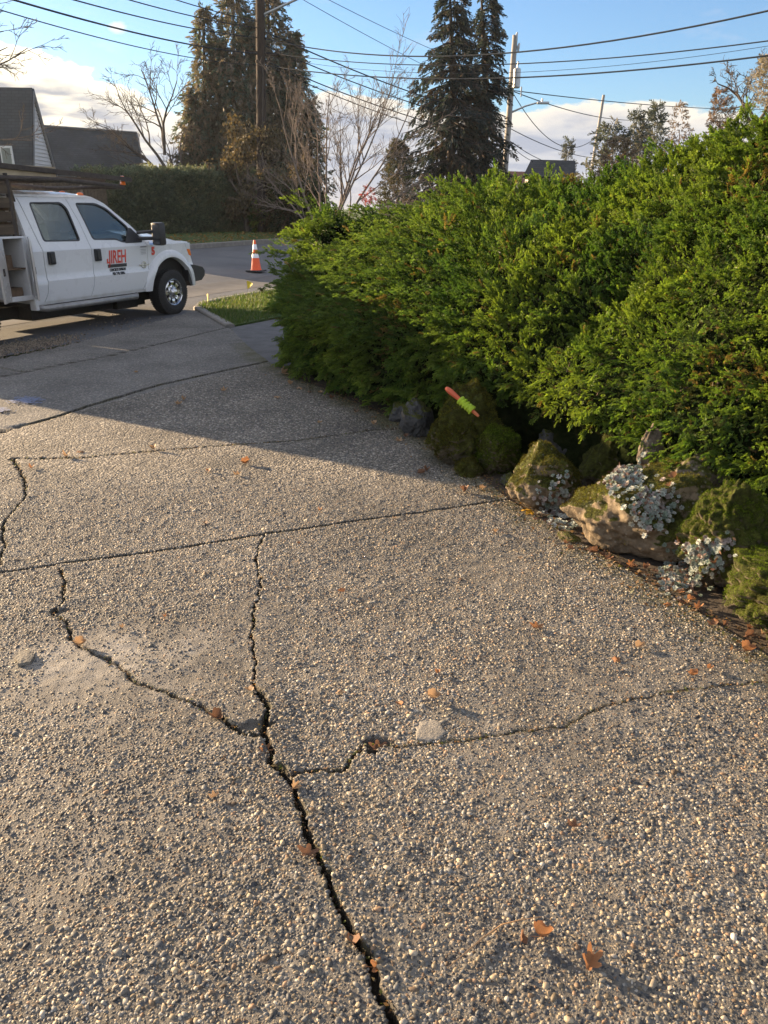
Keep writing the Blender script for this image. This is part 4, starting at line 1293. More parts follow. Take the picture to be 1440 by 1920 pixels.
ZL = [.47, .55, .64, .72, .795, .83, .9, 1.0, 1.1, 1.16, 1.215, 1.25, 1.31, 1.42, 1.6, 1.75, 1.9]
def rounded(pts, r, seg=5):
    out = []; n = len(pts)
    for i in range(n):
        p = Vector(pts[i]); a = (Vector(pts[i - 1]) - p); b = (Vector(pts[(i + 1) % n]) - p)
        rr = min(r, a.length * .45, b.length * .45); a.normalize(); b.normalize()
        for k in range(seg + 1):
            t = k / seg
            q0 = p + a * rr; q1 = p + b * rr
            out.append(tuple((q0 * (1 - t) ** 2 + p * 2 * t * (1 - t) + q1 * t * t)))
    return out
def panel(outline, holes=(), off=0.0, th=.03, side=-1, levels=ZL, fy=side_y):
    """side panel from a 2D outline (x, z) with window holes, bent to the body side"""
    bm = bmesh.new(); edges = []
    for loop in [outline] + list(holes):
        vs = [bm.verts.new((x, 0, z)) for x, z in loop]
        edges += [bm.edges.new((vs[i], vs[(i + 1) % len(vs)])) for i in range(len(vs))]
    bmesh.ops.triangle_fill(bm, edges=edges, use_beauty=True)
    for z in levels:
        bmesh.ops.bisect_plane(bm, geom=bm.verts[:] + bm.edges[:] + bm.faces[:], plane_co=(0, 0, z), plane_no=(0, 0, 1), dist=1e-5)
    bm.verts.index_update()
    V0 = [v.co.copy() for v in bm.verts]; n = len(V0)
    F0 = [[v.index for v in f.verts] for f in bm.faces]
    be = [(e.verts[0].index, e.verts[1].index) for e in bm.edges if len(e.link_faces) == 1]
    bm.free()
    V = [(p.x, side * (fy(p.z) + off), p.z) for p in V0] + [(p.x, side * (fy(p.z) + off - th), p.z) for p in V0]
    F = F0 + [[i + n for i in f][::-1] for f in F0] + [(a, b, b + n, a + n) for a, b in be]
    return V, F

def text_mesh(body, size, bold=0.0, shear=0.0, xs=1.0, depth=.002):
    cu = bpy.data.curves.new('lettering', 'FONT'); cu.body = body; cu.size = size; cu.offset = bold; cu.shear = shear
    cu.extrude = depth; cu.resolution_u = 2
    o = bpy.data.objects.new('lettering', cu); COL.objects.link(o)
    dg = bpy.context.evaluated_depsgraph_get(); dg.update()
    me = bpy.data.meshes.new_from_object(o.evaluated_get(dg))
    bpy.data.objects.remove(o); bpy.data.curves.remove(cu)
    V = np.array([tuple(v.co) for v in me.vertices]); F = [tuple(p.vertices) for p in me.polygons]
    bpy.data.meshes.remove(me)
    V[:, 0] -= V[:, 0].min(); V[:, 0] *= xs
    return V, F

P0 = at(328, 586.7)
TRK = empty('crew_cab_truck', (P0.x - SN.x * 1.0, P0.y - SN.y * 1.0, -.025), PI / 2 - SAZ)
tag(TRK, 'white crew cab work truck with timber rack and open side boxes parked in the street', 'truck')

RW = rounded([(-2.66, 1.355), (-1.965, 1.34), (-2.03, 1.80), (-2.12, 1.885), (-2.70, 1.885)], .05)
FW = rounded([(-1.69, 1.345), (-1.205, 1.335), (-1.08, 1.285), (-.80, 1.275), (-.865, 1.52), (-1.22, 1.80), (-1.42, 1.875), (-1.83, 1.88)], .05)
def grow(loop, k):
    c = Vector((sum(p[0] for p in loop) / len(loop), sum(p[1] for p in loop) / len(loop)))
    return [tuple(Vector(p) + (Vector(p) - c).normalized() * k) for p in loop]
REAR_DOOR = [(-2.84, .50), (-2.76, .62), (-2.735, .80), (-2.735, 1.25), (-2.88, 1.945), (-2.0, 1.945), (-1.875, 1.6), (-1.805, 1.26), (-1.80, 1.0), (-1.82, .80), (-1.845, .66), (-1.92, .505)]
FRONT_DOOR = [(-1.91, .505), (-1.835, .66), (-1.808, .80), (-1.79, 1.0), (-1.795, 1.26), (-1.865, 1.6), (-1.99, 1.945), (-1.44, 1.93), (-1.24, 1.845), (-.80, 1.505), (-.555, 1.30), (-.535, 1.2), (-.55, .80), (-.60, .68), (-.74, .505)]
CABSIDE = [(-3.02, .46), (-.55, .46), (-.50, 1.30), (-.74, 1.52), (-1.2, 1.87), (-1.42, 1.975), (-1.7, 2.0), (-2.9, 1.995), (-2.99, 1.93), (-2.955, 1.4)]

body = MB()
for sd in (-1, 1):
    V, F = panel(CABSIDE, [grow(RW, .035), grow(FW, .035)], -.022, .05, sd); body.add(V, F)
    # cab corner behind the rear door
    V, F = panel([(-3.03, .465), (-2.855, .495), (-2.775, .62), (-2.75, .80), (-2.75, 1.25), (-2.895, 1.945), (-2.985, 1.93), (-2.95, 1.42), (-3.0, .8)], [], 0, .03, sd); body.add(V, F)
    # front wing with the wheel arch
    arc = [(.03 + .575 * math.cos(a), .42 + .575 * math.sin(a)) for a in np.linspace(R(16), R(174), 22)]
    wing = [(-.725, .50), (-.585, .68), (-.538, .80), (-.522, 1.2), (-.54, 1.275), (.0, 1.272), (.40, 1.255), (.545, 1.235), (.55, 1.12), (.60, .98), (.66, .80)] + arc + [(-.56, .49)]
    V, F = panel(wing, [], 0, .03, sd); body.add(V, F)
    # flared lip round the arch
    vs = []; fs = []
    AA = np.linspace(R(2), R(190), 30)
    prof = [(.70, .0), (.69, .018), (.655, .040), (.61, .052), (.575, .050), (.565, .02), (.565, -.05)]
    for a in AA:
        for r, o_ in prof:
            k = 1 - .10 * abs(math.sin(a - PI / 2)) ** 2
            rr = .42 + (r - .0) * math.sin(a)
            z = max(.42 + r * math.sin(a), .46)
            vs.append((.03 + r * math.cos(a) * (1.0 if math.cos(a) < 0 else .93), sd * (side_y(z) + o_), z))
    m = len(prof)
    for i in range(len(AA) - 1):
        for j in range(m - 1): fs.append((i * m + j, i * m + j + 1, (i + 1) * m + j + 1, (i + 1) * m + j))
    body.add(vs, fs)
# roof
def roof_f(u, v):
    x = -3.0 + u * 1.62
    w = .76 if u < .9 else .76 - .02 * (u - .9) * 10
    y = w * v
    crown = 2.055 - .035 * max(0, (u - .7) / .3) ** 2 - .03 * max(0, (.08 - u) / .08)
    z = crown - (crown - 1.965) * abs(v) ** 3.2
    z -= .006 * math.cos(v * 14) * (abs(v) < .7) * (.08 < u < .85)
    return (x, y, z)
body.grid(roof_f, np.linspace(0, 1, 24), np.linspace(-1, 1, 29))
body.grid(lambda u, v: tuple(Vector(roof_f(u, v)) - Vector((0, 0, .04))), np.linspace(0, 1, 4), np.linspace(-1, 1, 5))
# hood: raised centre, falling to the nose
def hood_f(u, v):
    x = -.78 + u * 1.36
    w = .955 - .06 * u ** 3
    edge = 1.285 - .045 * u - .03 * u ** 6
    top = 1.445 - .07 * u - .10 * u ** 4
    s = 1 - abs(v) ** 2.6
    dome = .022 * (abs(v) < .45) * (1 - u * .3)
    return (x - .10 * u * abs(v) ** 2, w * v, edge + (top - edge) * s ** .75 + dome * s)
body.grid(hood_f, np.linspace(0, 1, 20), np.linspace(-1, 1, 33))
body.box((.50, 0, 1.06), (.16, 1.70, .34))                       # nose
body.box((-.70, 0, 1.0), (.06, 1.80, .76)); body.box((-2.975, 0, .95), (.05, 1.84, .96)); body.box((-1.8, 0, .50), (2.4, 1.80, .06))
# cab back upper frame
body.box((-2.965, 0, 1.90), (.05, 1.55, .14)); body.box((-2.95, .72, 1.66), (.05, .20, .42)); body.box((-2.95, -.72, 1.66), (.05, .20, .42))
ob = body.build('body', M_WHITE, TRK, smooth=32)
# inner dark parts
ins = MB()
for sd in (-1, 1):
    ins.box((.03, sd * .62, .86), (1.18, .5, .50))
ins.box((-2.4, 0, .34), (6.2, 1.0, .18)); ins.box((-1.45, .1, .33), (2.5, 1.2, .30)); ins.box((-.75, 0, .30), (.5, 1.2, .26)); ins.box((-2.6, -.55, .36), (.7, .45, .22)); ins.box((.05, 0, .40), (.10, 1.7, .12)); ins.box((-1.9, 0, .46), (2.3, 1.7, .05)); ins.box((-4.0, 0, .40), (.12, 1.7, .12))
ins.box((-1.2, 0, 1.2), (.5, 1.6, .10)); ins.box((-.86, 0, 1.22), (.35, 1.7, .18))
ins.build('chassis', M_DARK, TRK)

def door(outline, hole, handle_x, sd, letter=False):
    mb = MB(); V, F = panel(outline, [hole], 0, .035, sd); mb.add(V, F)
    d = mb.build('door', M_WHITE, TRK, smooth=30)
    # window rubber
    rub = MB()
    V, F = panel(grow(hole, .012), [grow(hole, -.018)], .002, .03, sd); rub.add(V, F); rub.build('window_seal', M_BLK, d)
    g = MB(); V, F = panel(grow(hole, -.004), [], -.016, .005, sd); g.add(V, F); g.build('window', M_GLASS, d)
    h = MB(); h.box((handle_x, sd * 1.0, 1.115), (.125, .05, .185), 0, None, .018); h.box((handle_x + .0, sd * 1.028, 1.12), (.085, .022, .15), 0, None, .01)
    h.build('handle', M_BLK, d)
    return d
doors = []
for sd in (-1, 1):
    door(REAR_DOOR, RW, -2.615, sd); doors.append(door(FRONT_DOOR, FW, -1.69, sd))
    # black sail behind the mirror, bottom corner of the window
    sp = MB(); V, F = panel(rounded([(-1.02, 1.265), (-.62, 1.265), (-.60, 1.32), (-.80, 1.50), (-.86, 1.50)], .02), [], .004, .015, sd); sp.add(V, F); sp.build('mirror_sail', M_BLK, doors[-1])
    m = MB(); m.box((-.49, sd * 1.235, 1.40), (.15, .21, .37), 0, Matrix.Rotation(sd * .12, 3, 'Z'), .045)
    m.tube([(-.68, sd * .93, 1.33), (-.55, sd * 1.14, 1.33)], .03, 8); m.tube([(-.68, sd * .93, 1.42), (-.55, sd * 1.14, 1.44)], .025, 8)
    mo = m.build('mirror', M_BLK, TRK, smooth=40)
    mg = MB(); mg.box((-.571, sd * 1.245, 1.43), (.006, .15, .22), 0, Matrix.Rotation(sd * .12, 3, 'Z')); mg.box((-.571, sd * 1.245, 1.272), (.006, .14, .06), 0, Matrix.Rotation(sd * .12, 3, 'Z')); mg.build('mirror_glass', simple('mirror_glass', (.06, .065, .07), .12, coat=.4), mo)
    # running board
    st = MB(); st.tube([(-2.92, sd * .90, .42), (-2.86, sd * 1.02, .41), (-.95, sd * 1.02, .41), (-.86, sd * .92, .43)], .048, 10)
    for x in (-2.5, -1.7, -1.1): st.box((x, sd * .88, .42), (.07, .3, .03))
    st.build('step_bar', M_ALU, TRK, smooth=50)
    # head lamp
    hl = MB(); hl.box((.575, sd * .80, 1.10), (.15, .32, .24), 0, Matrix.Rotation(-sd * .35, 3, 'Z'), .03)
    ho = hl.build('headlight', M_LENS, TRK, smooth=40)
    V, F = panel(rounded([(.455, 1.225), (.555, 1.215), (.59, 1.11), (.50, 1.12)], .015), [], .006, .02, sd); cl_ = MB(); cl_.add(V, F); cl_.build('side_lens', M_LENS, ho)
    V, F = panel(rounded([(.505, 1.112), (.592, 1.102), (.625, .99), (.56, 1.0)], .015), [], .006, .02, sd); am = MB(); am.add(V, F); am.build('indicator', M_AMB, ho)
    fv_ = MB(); V, F = panel(rounded([(-.46, 1.215), (-.10, 1.225), (-.20, 1.262), (-.46, 1.285)], .02), [], .006, .02, sd); fv_.add(V, F)
    fv_.build('wing_vent', M_CHR, TRK)
FD = doors[0]
def decal(V, F, x, z, mat, parent, name='lettering', yo=.004, w=None):
    if w is not None: V = V.copy(); V[:, 0] *= w / V[:, 0].max()
    mb = MB(); mb.add([(x + p[0], -(side_y(z + p[1]) + yo + p[2]), z + p[1]) for p in V], F)
    return mb.build(name, mat, parent)
V, F = text_mesh('JIREH', .285, .005, .16); decal(V, F, -1.475, .972, M_RED, FD, w=.425)
mb = MB(); V, F = panel([(-1.50, .972), (-1.435, .972), (-1.43, 1.0), (-1.472, 1.0), (-1.465, 1.045), (-1.492, 1.045)], [], .007, .004, -1, []); mb.add(V, F); mb.build('lettering', M_RED, FD)
mb = MB(); V, F = panel([(-1.49, .905), (-1.065, .905), (-1.06, .955), (-1.485, .955)], [], .006, .004, -1, []); mb.add(V, F); mb.build('decal_bar', M_INK, FD)
V, F = text_mesh('CONCRETE DIVISION', .06, .002); decal(V, F, -1.46, .848, M_INK, FD, w=.36)
V, F = text_mesh('425 742 6886', .055, .003); decal(V, F, -1.42, .79, M_INK, FD, w=.28)
V, F = text_mesh('5', .17, .010); decal(V, F, -.435, 1.06, M_RED, TRK, name='fleet_number', yo=.006, w=.085)
mb = MB()
for k, (w, h) in enumerate(((.15, .022), (.13, .006), (.13, .006), (.13, .006), (.13, .006))):
    z = 1.185 - (.0 if k == 0 else .012 + k * .024)
    V, F = panel([(-.70, z), (-.70 + w, z), (-.70 + w, z + h), (-.70, z + h)], [], .005, .003, -1, []); mb.add(V, F)
mb.build('permit_sticker', M_GREYINK, FD)
bg = MB()
vs = [(.0 + .062 * math.cos(t) * (1 + .0), .055 * math.sin(t)) for t in np.linspace(0, 2 * PI, 20)[:-1]]
V, F = panel([(-.66 + a, .905 + b) for a, b in vs], [[(-.66 + a * .62, .905 + b * .62) for a, b in vs]], .014, .014, -1, []); bg.add(V, F)
V, F = panel([(-.775, .897), (-.545, .897), (-.535, .905), (-.545, .913), (-.775, .913), (-.785, .905)], [], .018, .012, -1, []); bg.add(V, F)
bg.build('badge', M_CHR, FD)

# glass front and back, grille, bumper
g = MB(); g.grid(lambda u, v: (-.76 - .60 * u - .10 * abs(v) ** 2 * (1 - u) , (.80 - .10 * u) * v, 1.45 + .53 * u - .02 * abs(v) ** 2), np.linspace(0, 1, 8), np.linspace(-1, 1, 13)); g.build('windscreen', M_GLASS, TRK, smooth=60)
g = MB(); g.box((-2.96, 0, 1.63), (.006, 1.24, .40)); g.build('rear_window', M_GLASS, TRK)
gr_ = MB()
for k in range(3): gr_.box((.60, 0, .98 + k * .10), (.05, 1.15, .06), 0, None, .012)
gr_.box((.595, .60, 1.08), (.05, .05, .32)); gr_.box((.595, -.60, 1.08), (.05, .05, .32))
gr_.build('grille', M_CHR, TRK, smooth=40)
bp = MB()
bp.prism([(.50, .84), (.66, .83), (.90, .77), (1.0, .70), (.97, .60), (.86, .53), (.50, .53)], -.55, .55)
for sd in (-1, 1):
    o_ = [(.46, .84), (.64, .83), (.84, .775), (.90, .70), (.88, .61), (.78, .54), (.62, .53), (.60, .47), (.52, .46), (.46, .55)]
    n = len(o_)
    inner = [(x + (.08 if x > .7 else 0), sd * .55, z) for x, z in o_]; outer = [(x + (.05 if x > .7 else 0), sd * 1.01, z) for x, z in o_]
    bp.add(inner + outer, [tuple(range(n)), tuple(range(n, 2 * n))] + [(i, (i + 1) % n, n + (i + 1) % n, n + i) for i in range(n)])
bp.build('bumper', M_BLK, TRK, smooth=20)
# steering wheel, seats
sw = MB(); sw.lathe([(.19 + .018 * math.cos(t), .018 * math.sin(t)) for t in np.linspace(0, 2 * PI, 9)[:-1]], 'x', 24, 0, (-1.32, .42, 1.33), close=True); sw.box((-1.30, .42, 1.33), (.03, .36, .05)); sw.build('steering_wheel', M_BLK, TRK, smooth=60)
for x in (-1.95, -2.8):
    for y in (-.42, .42):
        s = MB(); s.box((x, y, 1.10), (.18, .54, .74), 0, Matrix.Rotation(-.16, 3, 'Y'), .05); s.box((x - .05, y, 1.54), (.10, .28, .18), 0, None, .035); s.box((x + .28, y, .78), (.52, .54, .16), 0, None, .05)
        s.build('seat', M_SEAT, TRK, smooth=40)
t_ = MB(); t_.box((-2.52, -.62, 1.34), (.30, .30, .50), 0, Matrix.Rotation(-.1, 3, 'Y'), .04)  # plain khaki block set inside the cab
o = t_.build('khaki_block', M_TAN, None, smooth=40); o.matrix_world = Matrix.Translation(TRK.location) @ Matrix.Rotation(PI / 2 - SAZ, 4, 'Z')
tag(o, 'khaki block inside the rear window of the white truck', 'khaki_block')
# roof marker lamps
for y in (-.62, -.24, 0, .24, .62):
    c = MB(); c.lathe([(.045, 0), (.045, .015), (.035, .035), (.015, .045)], 'z', 12, 0, (0, 0, 0))
    z = 2.02 if abs(y) < .3 else 1.995
    o = c.build('marker_lamp', M_AMB, TRK, smooth=50); o.location = (-1.52, y, z); o.scale = (1.3, 1.0, 1)

# wheels
def wheel(x, sd):
    w = empty('wheel', (0, 0, 0)); w.parent = TRK; w.location = (x, sd * .875, .39); w.rotation_euler = (0, 0, 0 if sd < 0 else PI)
    t = MB(); pr = [(.225, -.125), (.28, -.135), (.345, -.132), (.378, -.112), (.388, -.08), (.390, 0), (.388, .08), (.378, .112), (.345, .132), (.28, .135), (.225, .125)]
    t.lathe(pr, 'y', 56, 0, (0, 0, 0), close=True)
    for k in range(56):
        a = 2 * PI * (k + .5) / 56
        for yy in (-.085, .0, .085):
            t.box((.388 * math.cos(a + .02 * (yy != 0)), yy, .388 * math.sin(a + .02 * (yy != 0))), (.016, .055, .026), 0, Matrix.Rotation(-a, 3, 'Y'))
    for r_, yy in ((.33, -.134), (.30, -.1355)):
        t.lathe([(r_ - .004, yy), (r_, yy - .004), (r_ + .004, yy)], 'y', 48, 0, (0, 0, 0), close=True)
    t.build('tyre', M_RUB, w, smooth=35)
    r = MB()
    r.lathe([(.232, -.128), (.226, -.132), (.212, -.122), (.205, -.10), (.205, .10), (.226, .12)], 'y', 48, cap=False)
    # disc with eight hand holes
    NS = 96; rad = [.205, .196, .18, .15, .118, .104, .088]; yy = [-.085, -.10, -.106, -.102, -.094, -.10, -.105]
    vs = []; fs = []
    for rr, y in zip(rad, yy):
        for k in range(NS): a = 2 * PI * k / NS; vs.append((rr * math.cos(a), y, rr * math.sin(a)))
    for i in range(len(rad) - 1):
        for k in range(NS):
            if 2 <= i + 1 <= 4 and i in (1, 2, 3) and (k % 12) in (3, 4, 5, 6, 7, 8) and not (i in (1, 3) and (k % 12) in (3, 8)): continue
            fs.append((i * NS + k, i * NS + (k + 1) % NS, (i + 1) * NS + (k + 1) % NS, (i + 1) * NS + k))
    r.add(vs, fs)
    r.lathe([(.088, -.105), (.080, -.13), (.062, -.142), (.05, -.165), (.02, -.172)], 'y', 32)
    for k in range(8):
        a = 2 * PI * (k + .5) / 8 + .26; r.tube([(.104 * math.cos(a), -.095, .104 * math.sin(a)), (.104 * math.cos(a), -.125, .104 * math.sin(a))], .011, 6)
    r.build('rim', M_CHR, w, smooth=35)
    d = MB(); d.lathe([(.19, -.03), (.19, -.04), (.05, -.05)], 'y', 32); d.build('brake_disc', M_DARK, w)
for x in (.03, -4.05):
    for sd in (-1, 1): wheel(x, sd)

# service boxes, deck and stake sides behind the cab
XR = -5.62
bx = MB()
for sd in (-1, 1):
    # box shell: top, bottom, back, dividers; the outer side of the first bay is open on the near side
    y0, y1 = sd * .56, sd * 1.0
    yc = (y0 + y1) / 2
    bx.box(((-3.06 + XR) / 2, yc, 1.425), (-3.06 - XR, .46, .03)); bx.box(((-3.06 + XR) / 2, sd * .545, 1.0), (-3.06 - XR, .03, .82))
    for x in (-3.075, -3.47, -4.62, XR + .02): bx.box((x, yc, 1.0), (.03, .44, .83))
    bx.box((-3.27, yc, .60), (.37, .44, .03)); bx.box((-5.1, yc, .60), (.95, .44, .03)); bx.box((-4.04, yc, .93), (1.10, .44, .03))
    if sd > 0: bx.box((-3.27, sd * 1.0, 1.0), (.37, .03, .80))
    bx.box((-4.04, sd * 1.0, 1.18), (1.10, .03, .46)); bx.box((-5.12, sd * 1.0, 1.0), (.96, .03, .80))
bx.box(((-3.06 + XR) / 2, 0, .95), (-3.06 - XR, 1.06, .05)); bx.box((XR, 0, 1.15), (.04, 2.0, .45))
bx.box((-3.27, -1.0, .595), (.42, .04, .07), 0); bx.box((-3.03, -.97, .50), (.06, .12, .20))
SB = bx.build('service_body', M_WHITE, TRK, bevel=.006)
sh = MB(); sh.box((-3.27, -.78, 1.0), (.36, .40, .02)); sh.box((-3.27, -.60, 1.0), (.36, .02, .78)); sh.box((-3.32, -.8, 1.10), (.16, .22, .18)); sh.box((-3.25, -.82, .68), (.2, .2, .12)); sh.build('box_shelves', simple('rusty_box_inside', (.13, .085, .055), .85, var=.4, scale=10), TRK)
for x, w_, ang in ((-2.985, .36, -.66), (-3.43, .36, -.95)):
    d = MB(); d.box((0, -w_ / 2, 0), (.022, w_, .86), 0, None, .004)
    d.box((.014, -w_ / 2, 0), (.008, w_ * .82, .76), 0)
    o = d.build('compartment_door', M_WHITE, TRK); o.location = (x, -1.0, 1.0); o.rotation_euler = (0, 0, ang)
    l = MB(); l.box((.022, -w_ * .6, -.02), (.015, .07, .10), 0, None, .008); l.build('latch', M_RUST, o)
# stake sides
fr = MB()
for sd in (-1, 1):
    for x in (-3.12, -3.9, -4.75, XR + .05): fr.box((x, sd * .93, 1.80), (.06, .06, .78))
    for z in (1.53, 1.70, 1.88, 2.06): fr.box(((-3.1 + XR) / 2, sd * .965, z), (-3.1 - XR, .025, .135))
for z in (1.53, 1.70, 1.88, 2.06): fr.box((XR + .01, 0, z), (.025, 1.9, .135))
for z in (1.50, 1.60, 1.70, 1.80, 1.87): fr.box((-3.09, 0, z), (.03, 1.84, .05))
fr.build('stake_sides', M_WOODD, TRK, bevel=.004)
rk = MB()
for sd in (-1, 1):
    for x in (-3.16, -4.3, XR + .08): rk.tube([(x, sd * .96, 1.42), (x, sd * .96, 2.26)], .03, 8)
    rk.tube([(XR, sd * .96, 2.20), (-2.2, sd * .96, 2.20), (-1.55, sd * .93, 2.17), (-.80, sd * .86, 2.125)], .035, 8)
    rk.tube([(-3.12, sd * .95, 2.14), (-2.94, sd * .80, 1.90)], .016, 6)
for x in (XR + .06, -4.4, -3.2, -2.2, -.84): rk.tube([(x, -.96 if x < -1 else -.86, 2.19 if x < -1 else 2.125), (x, .96 if x < -1 else .86, 2.19 if x < -1 else 2.125)], .03, 8)
RK = rk.build('overhead_rack', M_RUST, TRK, smooth=50)
al = MB(); al.lathe([(.045, 0), (.048, .02), (.04, .03), (.042, .11), (.03, .135), (.008, .14)], 'z', 14); o = al.build('beacon', M_AMB, RK, smooth=40); o.location = (-.80, -.86, 2.16)
# timber lying on the rack: each bundle a thing of its own
TM = Matrix.Translation(TRK.location) @ Matrix.Rotation(PI / 2 - SAZ, 4, 'Z')
def board(label, name, cat, boxes, mat, grp):
    mb = MB()
    for c, s, *r in boxes: mb.box(c, s, 0, Matrix.Rotation(r[0] if r else 0, 3, 'Y') @ Matrix.Rotation(r[1] if len(r) > 1 else 0, 3, 'Z'))
    o = mb.build(name, mat, bevel=.004); o.matrix_world = TM
    tag(o, label, cat, grp)
G = 'timber carried on the truck rack'
board('thick pale timber beam lying along the near side of the truck rack', 'timber_beam', 'beam', [((-3.9, -.82, 2.30), (3.4, .14, .15))], M_WOODL, G)
board('second weathered timber under the nearest pale beam on the truck rack', 'timber_beam', 'beam', [((-3.95, -.60, 2.262), (3.3, .24, .075))], M_WOOD, G)
board('dark plank sticking furthest forward over the cab roof of the truck', 'timber_plank', 'plank', [((-3.1, -.30, 2.262), (4.7, .26, .05), .012)], M_WOODD, G)
board('short pale board end over the rear window of the truck', 'timber_plank', 'plank', [((-3.0, .02, 2.265), (2.9, .2, .06), .0, .02)], M_WOODL, G)
board('wide weathered plank laid on top of the timber stack of the truck', 'timber_plank', 'plank', [((-4.2, -.70, 2.356), (2.7, .34, .05))], M_WOOD, G)
board('far side timber beam on the truck rack behind the others', 'timber_beam', 'beam', [((-3.6, .55, 2.27), (3.8, .3, .08))], M_WOOD, G)
board('long dark steel pole lashed slanting over the timber on the truck', 'steel_pole', 'pole', [((-2.95, -.9, 2.345), (4.6, .06, .07), .045)], M_RUST, G)

# =================================================================== CONE AND FLAGS
def cone():
    p = at(480.5, 509)
    H = 53 / FPX * (Vector((p.x, p.y, p.z - EYE)).length * .985)
    root = empty('traffic_cone', p.to_tuple(), -SAZ); tag(root, 'orange traffic cone with two white bands standing in the street', 'cone')
    k = H / .71
    def seg(z0, z1): return lambda z: .0
    rr = lambda z: (.125 - (.125 - .025) * (z - .035) / .675)
    b = MB(); b.box((0, 0, .018), (.37, .37, .036), 0, None, .012); b.build('base', M_BLK, root)
    c = MB(); c.lathe([(.135, .034), (.132, .045), (rr(.06), .06), (rr(.3), .3), (rr(.69), .69), (.02, .71)], 'z', 28); c.build('cone_body', simple('cone_orange', (.85, .10, .015), .5, var=.08), root, smooth=50)
    M_REF = simple('white_band', (.75, .75, .76), .35, var=.06)
    for a, d in ((.50, .62), (.31, .41)):
        c = MB(); c.lathe([(rr(a) + .0005, a), (rr(a) + .003, a + .002), (rr(d) + .003, d - .002), (rr(d) + .0005, d)], 'z', 28); c.build('reflective_band', M_REF, root, smooth=50)
    for o in root.children: pass
    root.scale = (k, k, k)
cone()
M_FLAG = simple('yellow_flag', (.62, .50, .03), .6, var=.1)
def flag(px, py, label, h, ang, w=.14):
    p = at(px, py); root = empty('marker_flag', p.to_tuple(), ang); tag(root, label, 'flag', 'utility marker flags in the verge')
    MB().tube([(0, 0, -.02), (.003, 0, h * .5), (0, 0, h)], .0035, 5).build('wire_stake', M_ALU, root)
    f = MB()
    us = np.linspace(0, 1, 6); vs = np.linspace(0, 1, 5)
    for yo in (0.0, .002):
        f.grid(lambda u, v: (u * w * (1 - .5 * v * 0), .02 * math.sin(u * 4 + v) + yo, h - .0 - v * w * (1.05 - .85 * u) - .25 * w * u), us, vs)
    f.build('flag', M_FLAG, root, smooth=60)
flag(464, 549, 'yellow utility marker flag standing in the grass verge below the cone', .26, -.5, .17)
flag(392, 570, 'yellow utility marker flag by the kerb corner next to the front wheel', .20, 1.9, .16)

# =================================================================== BACKGROUND PLANTS, HOUSE, POLES, WIRES
M_LEAF = leafmat('tree_foliage', trans=.3, rough=.65, spec=.2)
def mat_treebark(name, a, b):
    q = N(name)
    c = q.ramp(q.noise(5, 6, .7, q.scale((5, 5, .8))), [(.3, a), (.7, b)])
    return q.bsdf(c, .9, 0, q.bump(q.noise(14, 5, .7, q.scale((3, 3, .5))), .7, .03), .2)
M_BARK = mat_treebark('grey_bark', (.06, .048, .04), (.17, .14, .115))
M_BARKR = mat_treebark('reddish_twigs', (.10, .08, .068), (.26, .21, .175))
M_BARKD = mat_treebark('dark_bark', (.03, .025, .022), (.09, .072, .06))

def tubes(polys, n=4):
    """polys: list of (points Nx3, radii N) -> V, F"""
    Vs = []; Fs = []; off = 0
    ang = np.arange(n) * 2 * PI / n
    for P, r in polys:
        P = np.asarray(P); r = np.asarray(r)
        d = np.gradient(P, axis=0); d /= (np.linalg.norm(d, axis=1, keepdims=True) + 1e-9)
        ref = np.array([.31, .17, .93]) if abs(d[0, 2]) < .8 else np.array([.9, .3, .1])
        a = np.cross(d, ref); a /= (np.linalg.norm(a, axis=1, keepdims=True) + 1e-9); b = np.cross(d, a)
        ring = P[:, None] + (a[:, None] * np.cos(ang)[None, :, None] + b[:, None] * np.sin(ang)[None, :, None]) * r[:, None, None]
        m = len(P); Vs.append(ring.reshape(-1, 3))
        i = (np.arange(m - 1)[:, None] * n + np.arange(n)[None]); j = (np.arange(m - 1)[:, None] * n + (np.arange(n)[None] + 1) % n)
        Fs.append(np.stack([i, j, j + n, i + n], 2).reshape(-1, 4) + off); off += m * n
    return np.concatenate(Vs), np.concatenate(Fs)

def branch(out, p, d, L, r, depth, rnd, kids=(5, 4, 3, 3), up=.25, wig=.25, spread=.8, seg=5, minr=.004, ratio=.62, tips=None):
    pts = [p.copy()]; rad = [r]; cur = p.copy(); dd = d / np.linalg.norm(d)
    for i in range(seg):
        dd = dd + rnd.normal(0, wig, 3) / seg ** .5 + np.array([0, 0, up / seg]); dd /= np.linalg.norm(dd)
        cur = cur + dd * L / seg; pts.append(cur.copy()); rad.append(max(r * (1 - .75 * (i + 1) / seg), minr * .6))
    out.append((np.array(pts), np.array(rad)))
    if depth <= 0:
        if tips is not None: tips.append((cur.copy(), dd.copy()))
        return
    k = kids[min(len(kids) - 1, depth - 1)]
    for j in range(k):
        t = .25 + .75 * (j + rnd.random()) / k; f = t * seg; i = min(int(f), seg - 1); q = pts[i] + (pts[i + 1] - pts[i]) * (f - i)
        base = pts[i + 1] - pts[i]; base /= np.linalg.norm(base)
        s = rnd.normal(size=3); s -= base * s.dot(base); s /= np.linalg.norm(s)
        a = spread * rnd.uniform(.6, 1.25)
        nd = base * math.cos(a) + s * math.sin(a)
        branch(out, q, nd, L * ratio * rnd.uniform(.6, 1.1) * (1.1 - .4 * t), max(rad[i] * .6, minr), depth - 1, rnd, kids, up, wig, spread, max(seg - 1, 3), minr, ratio, tips)

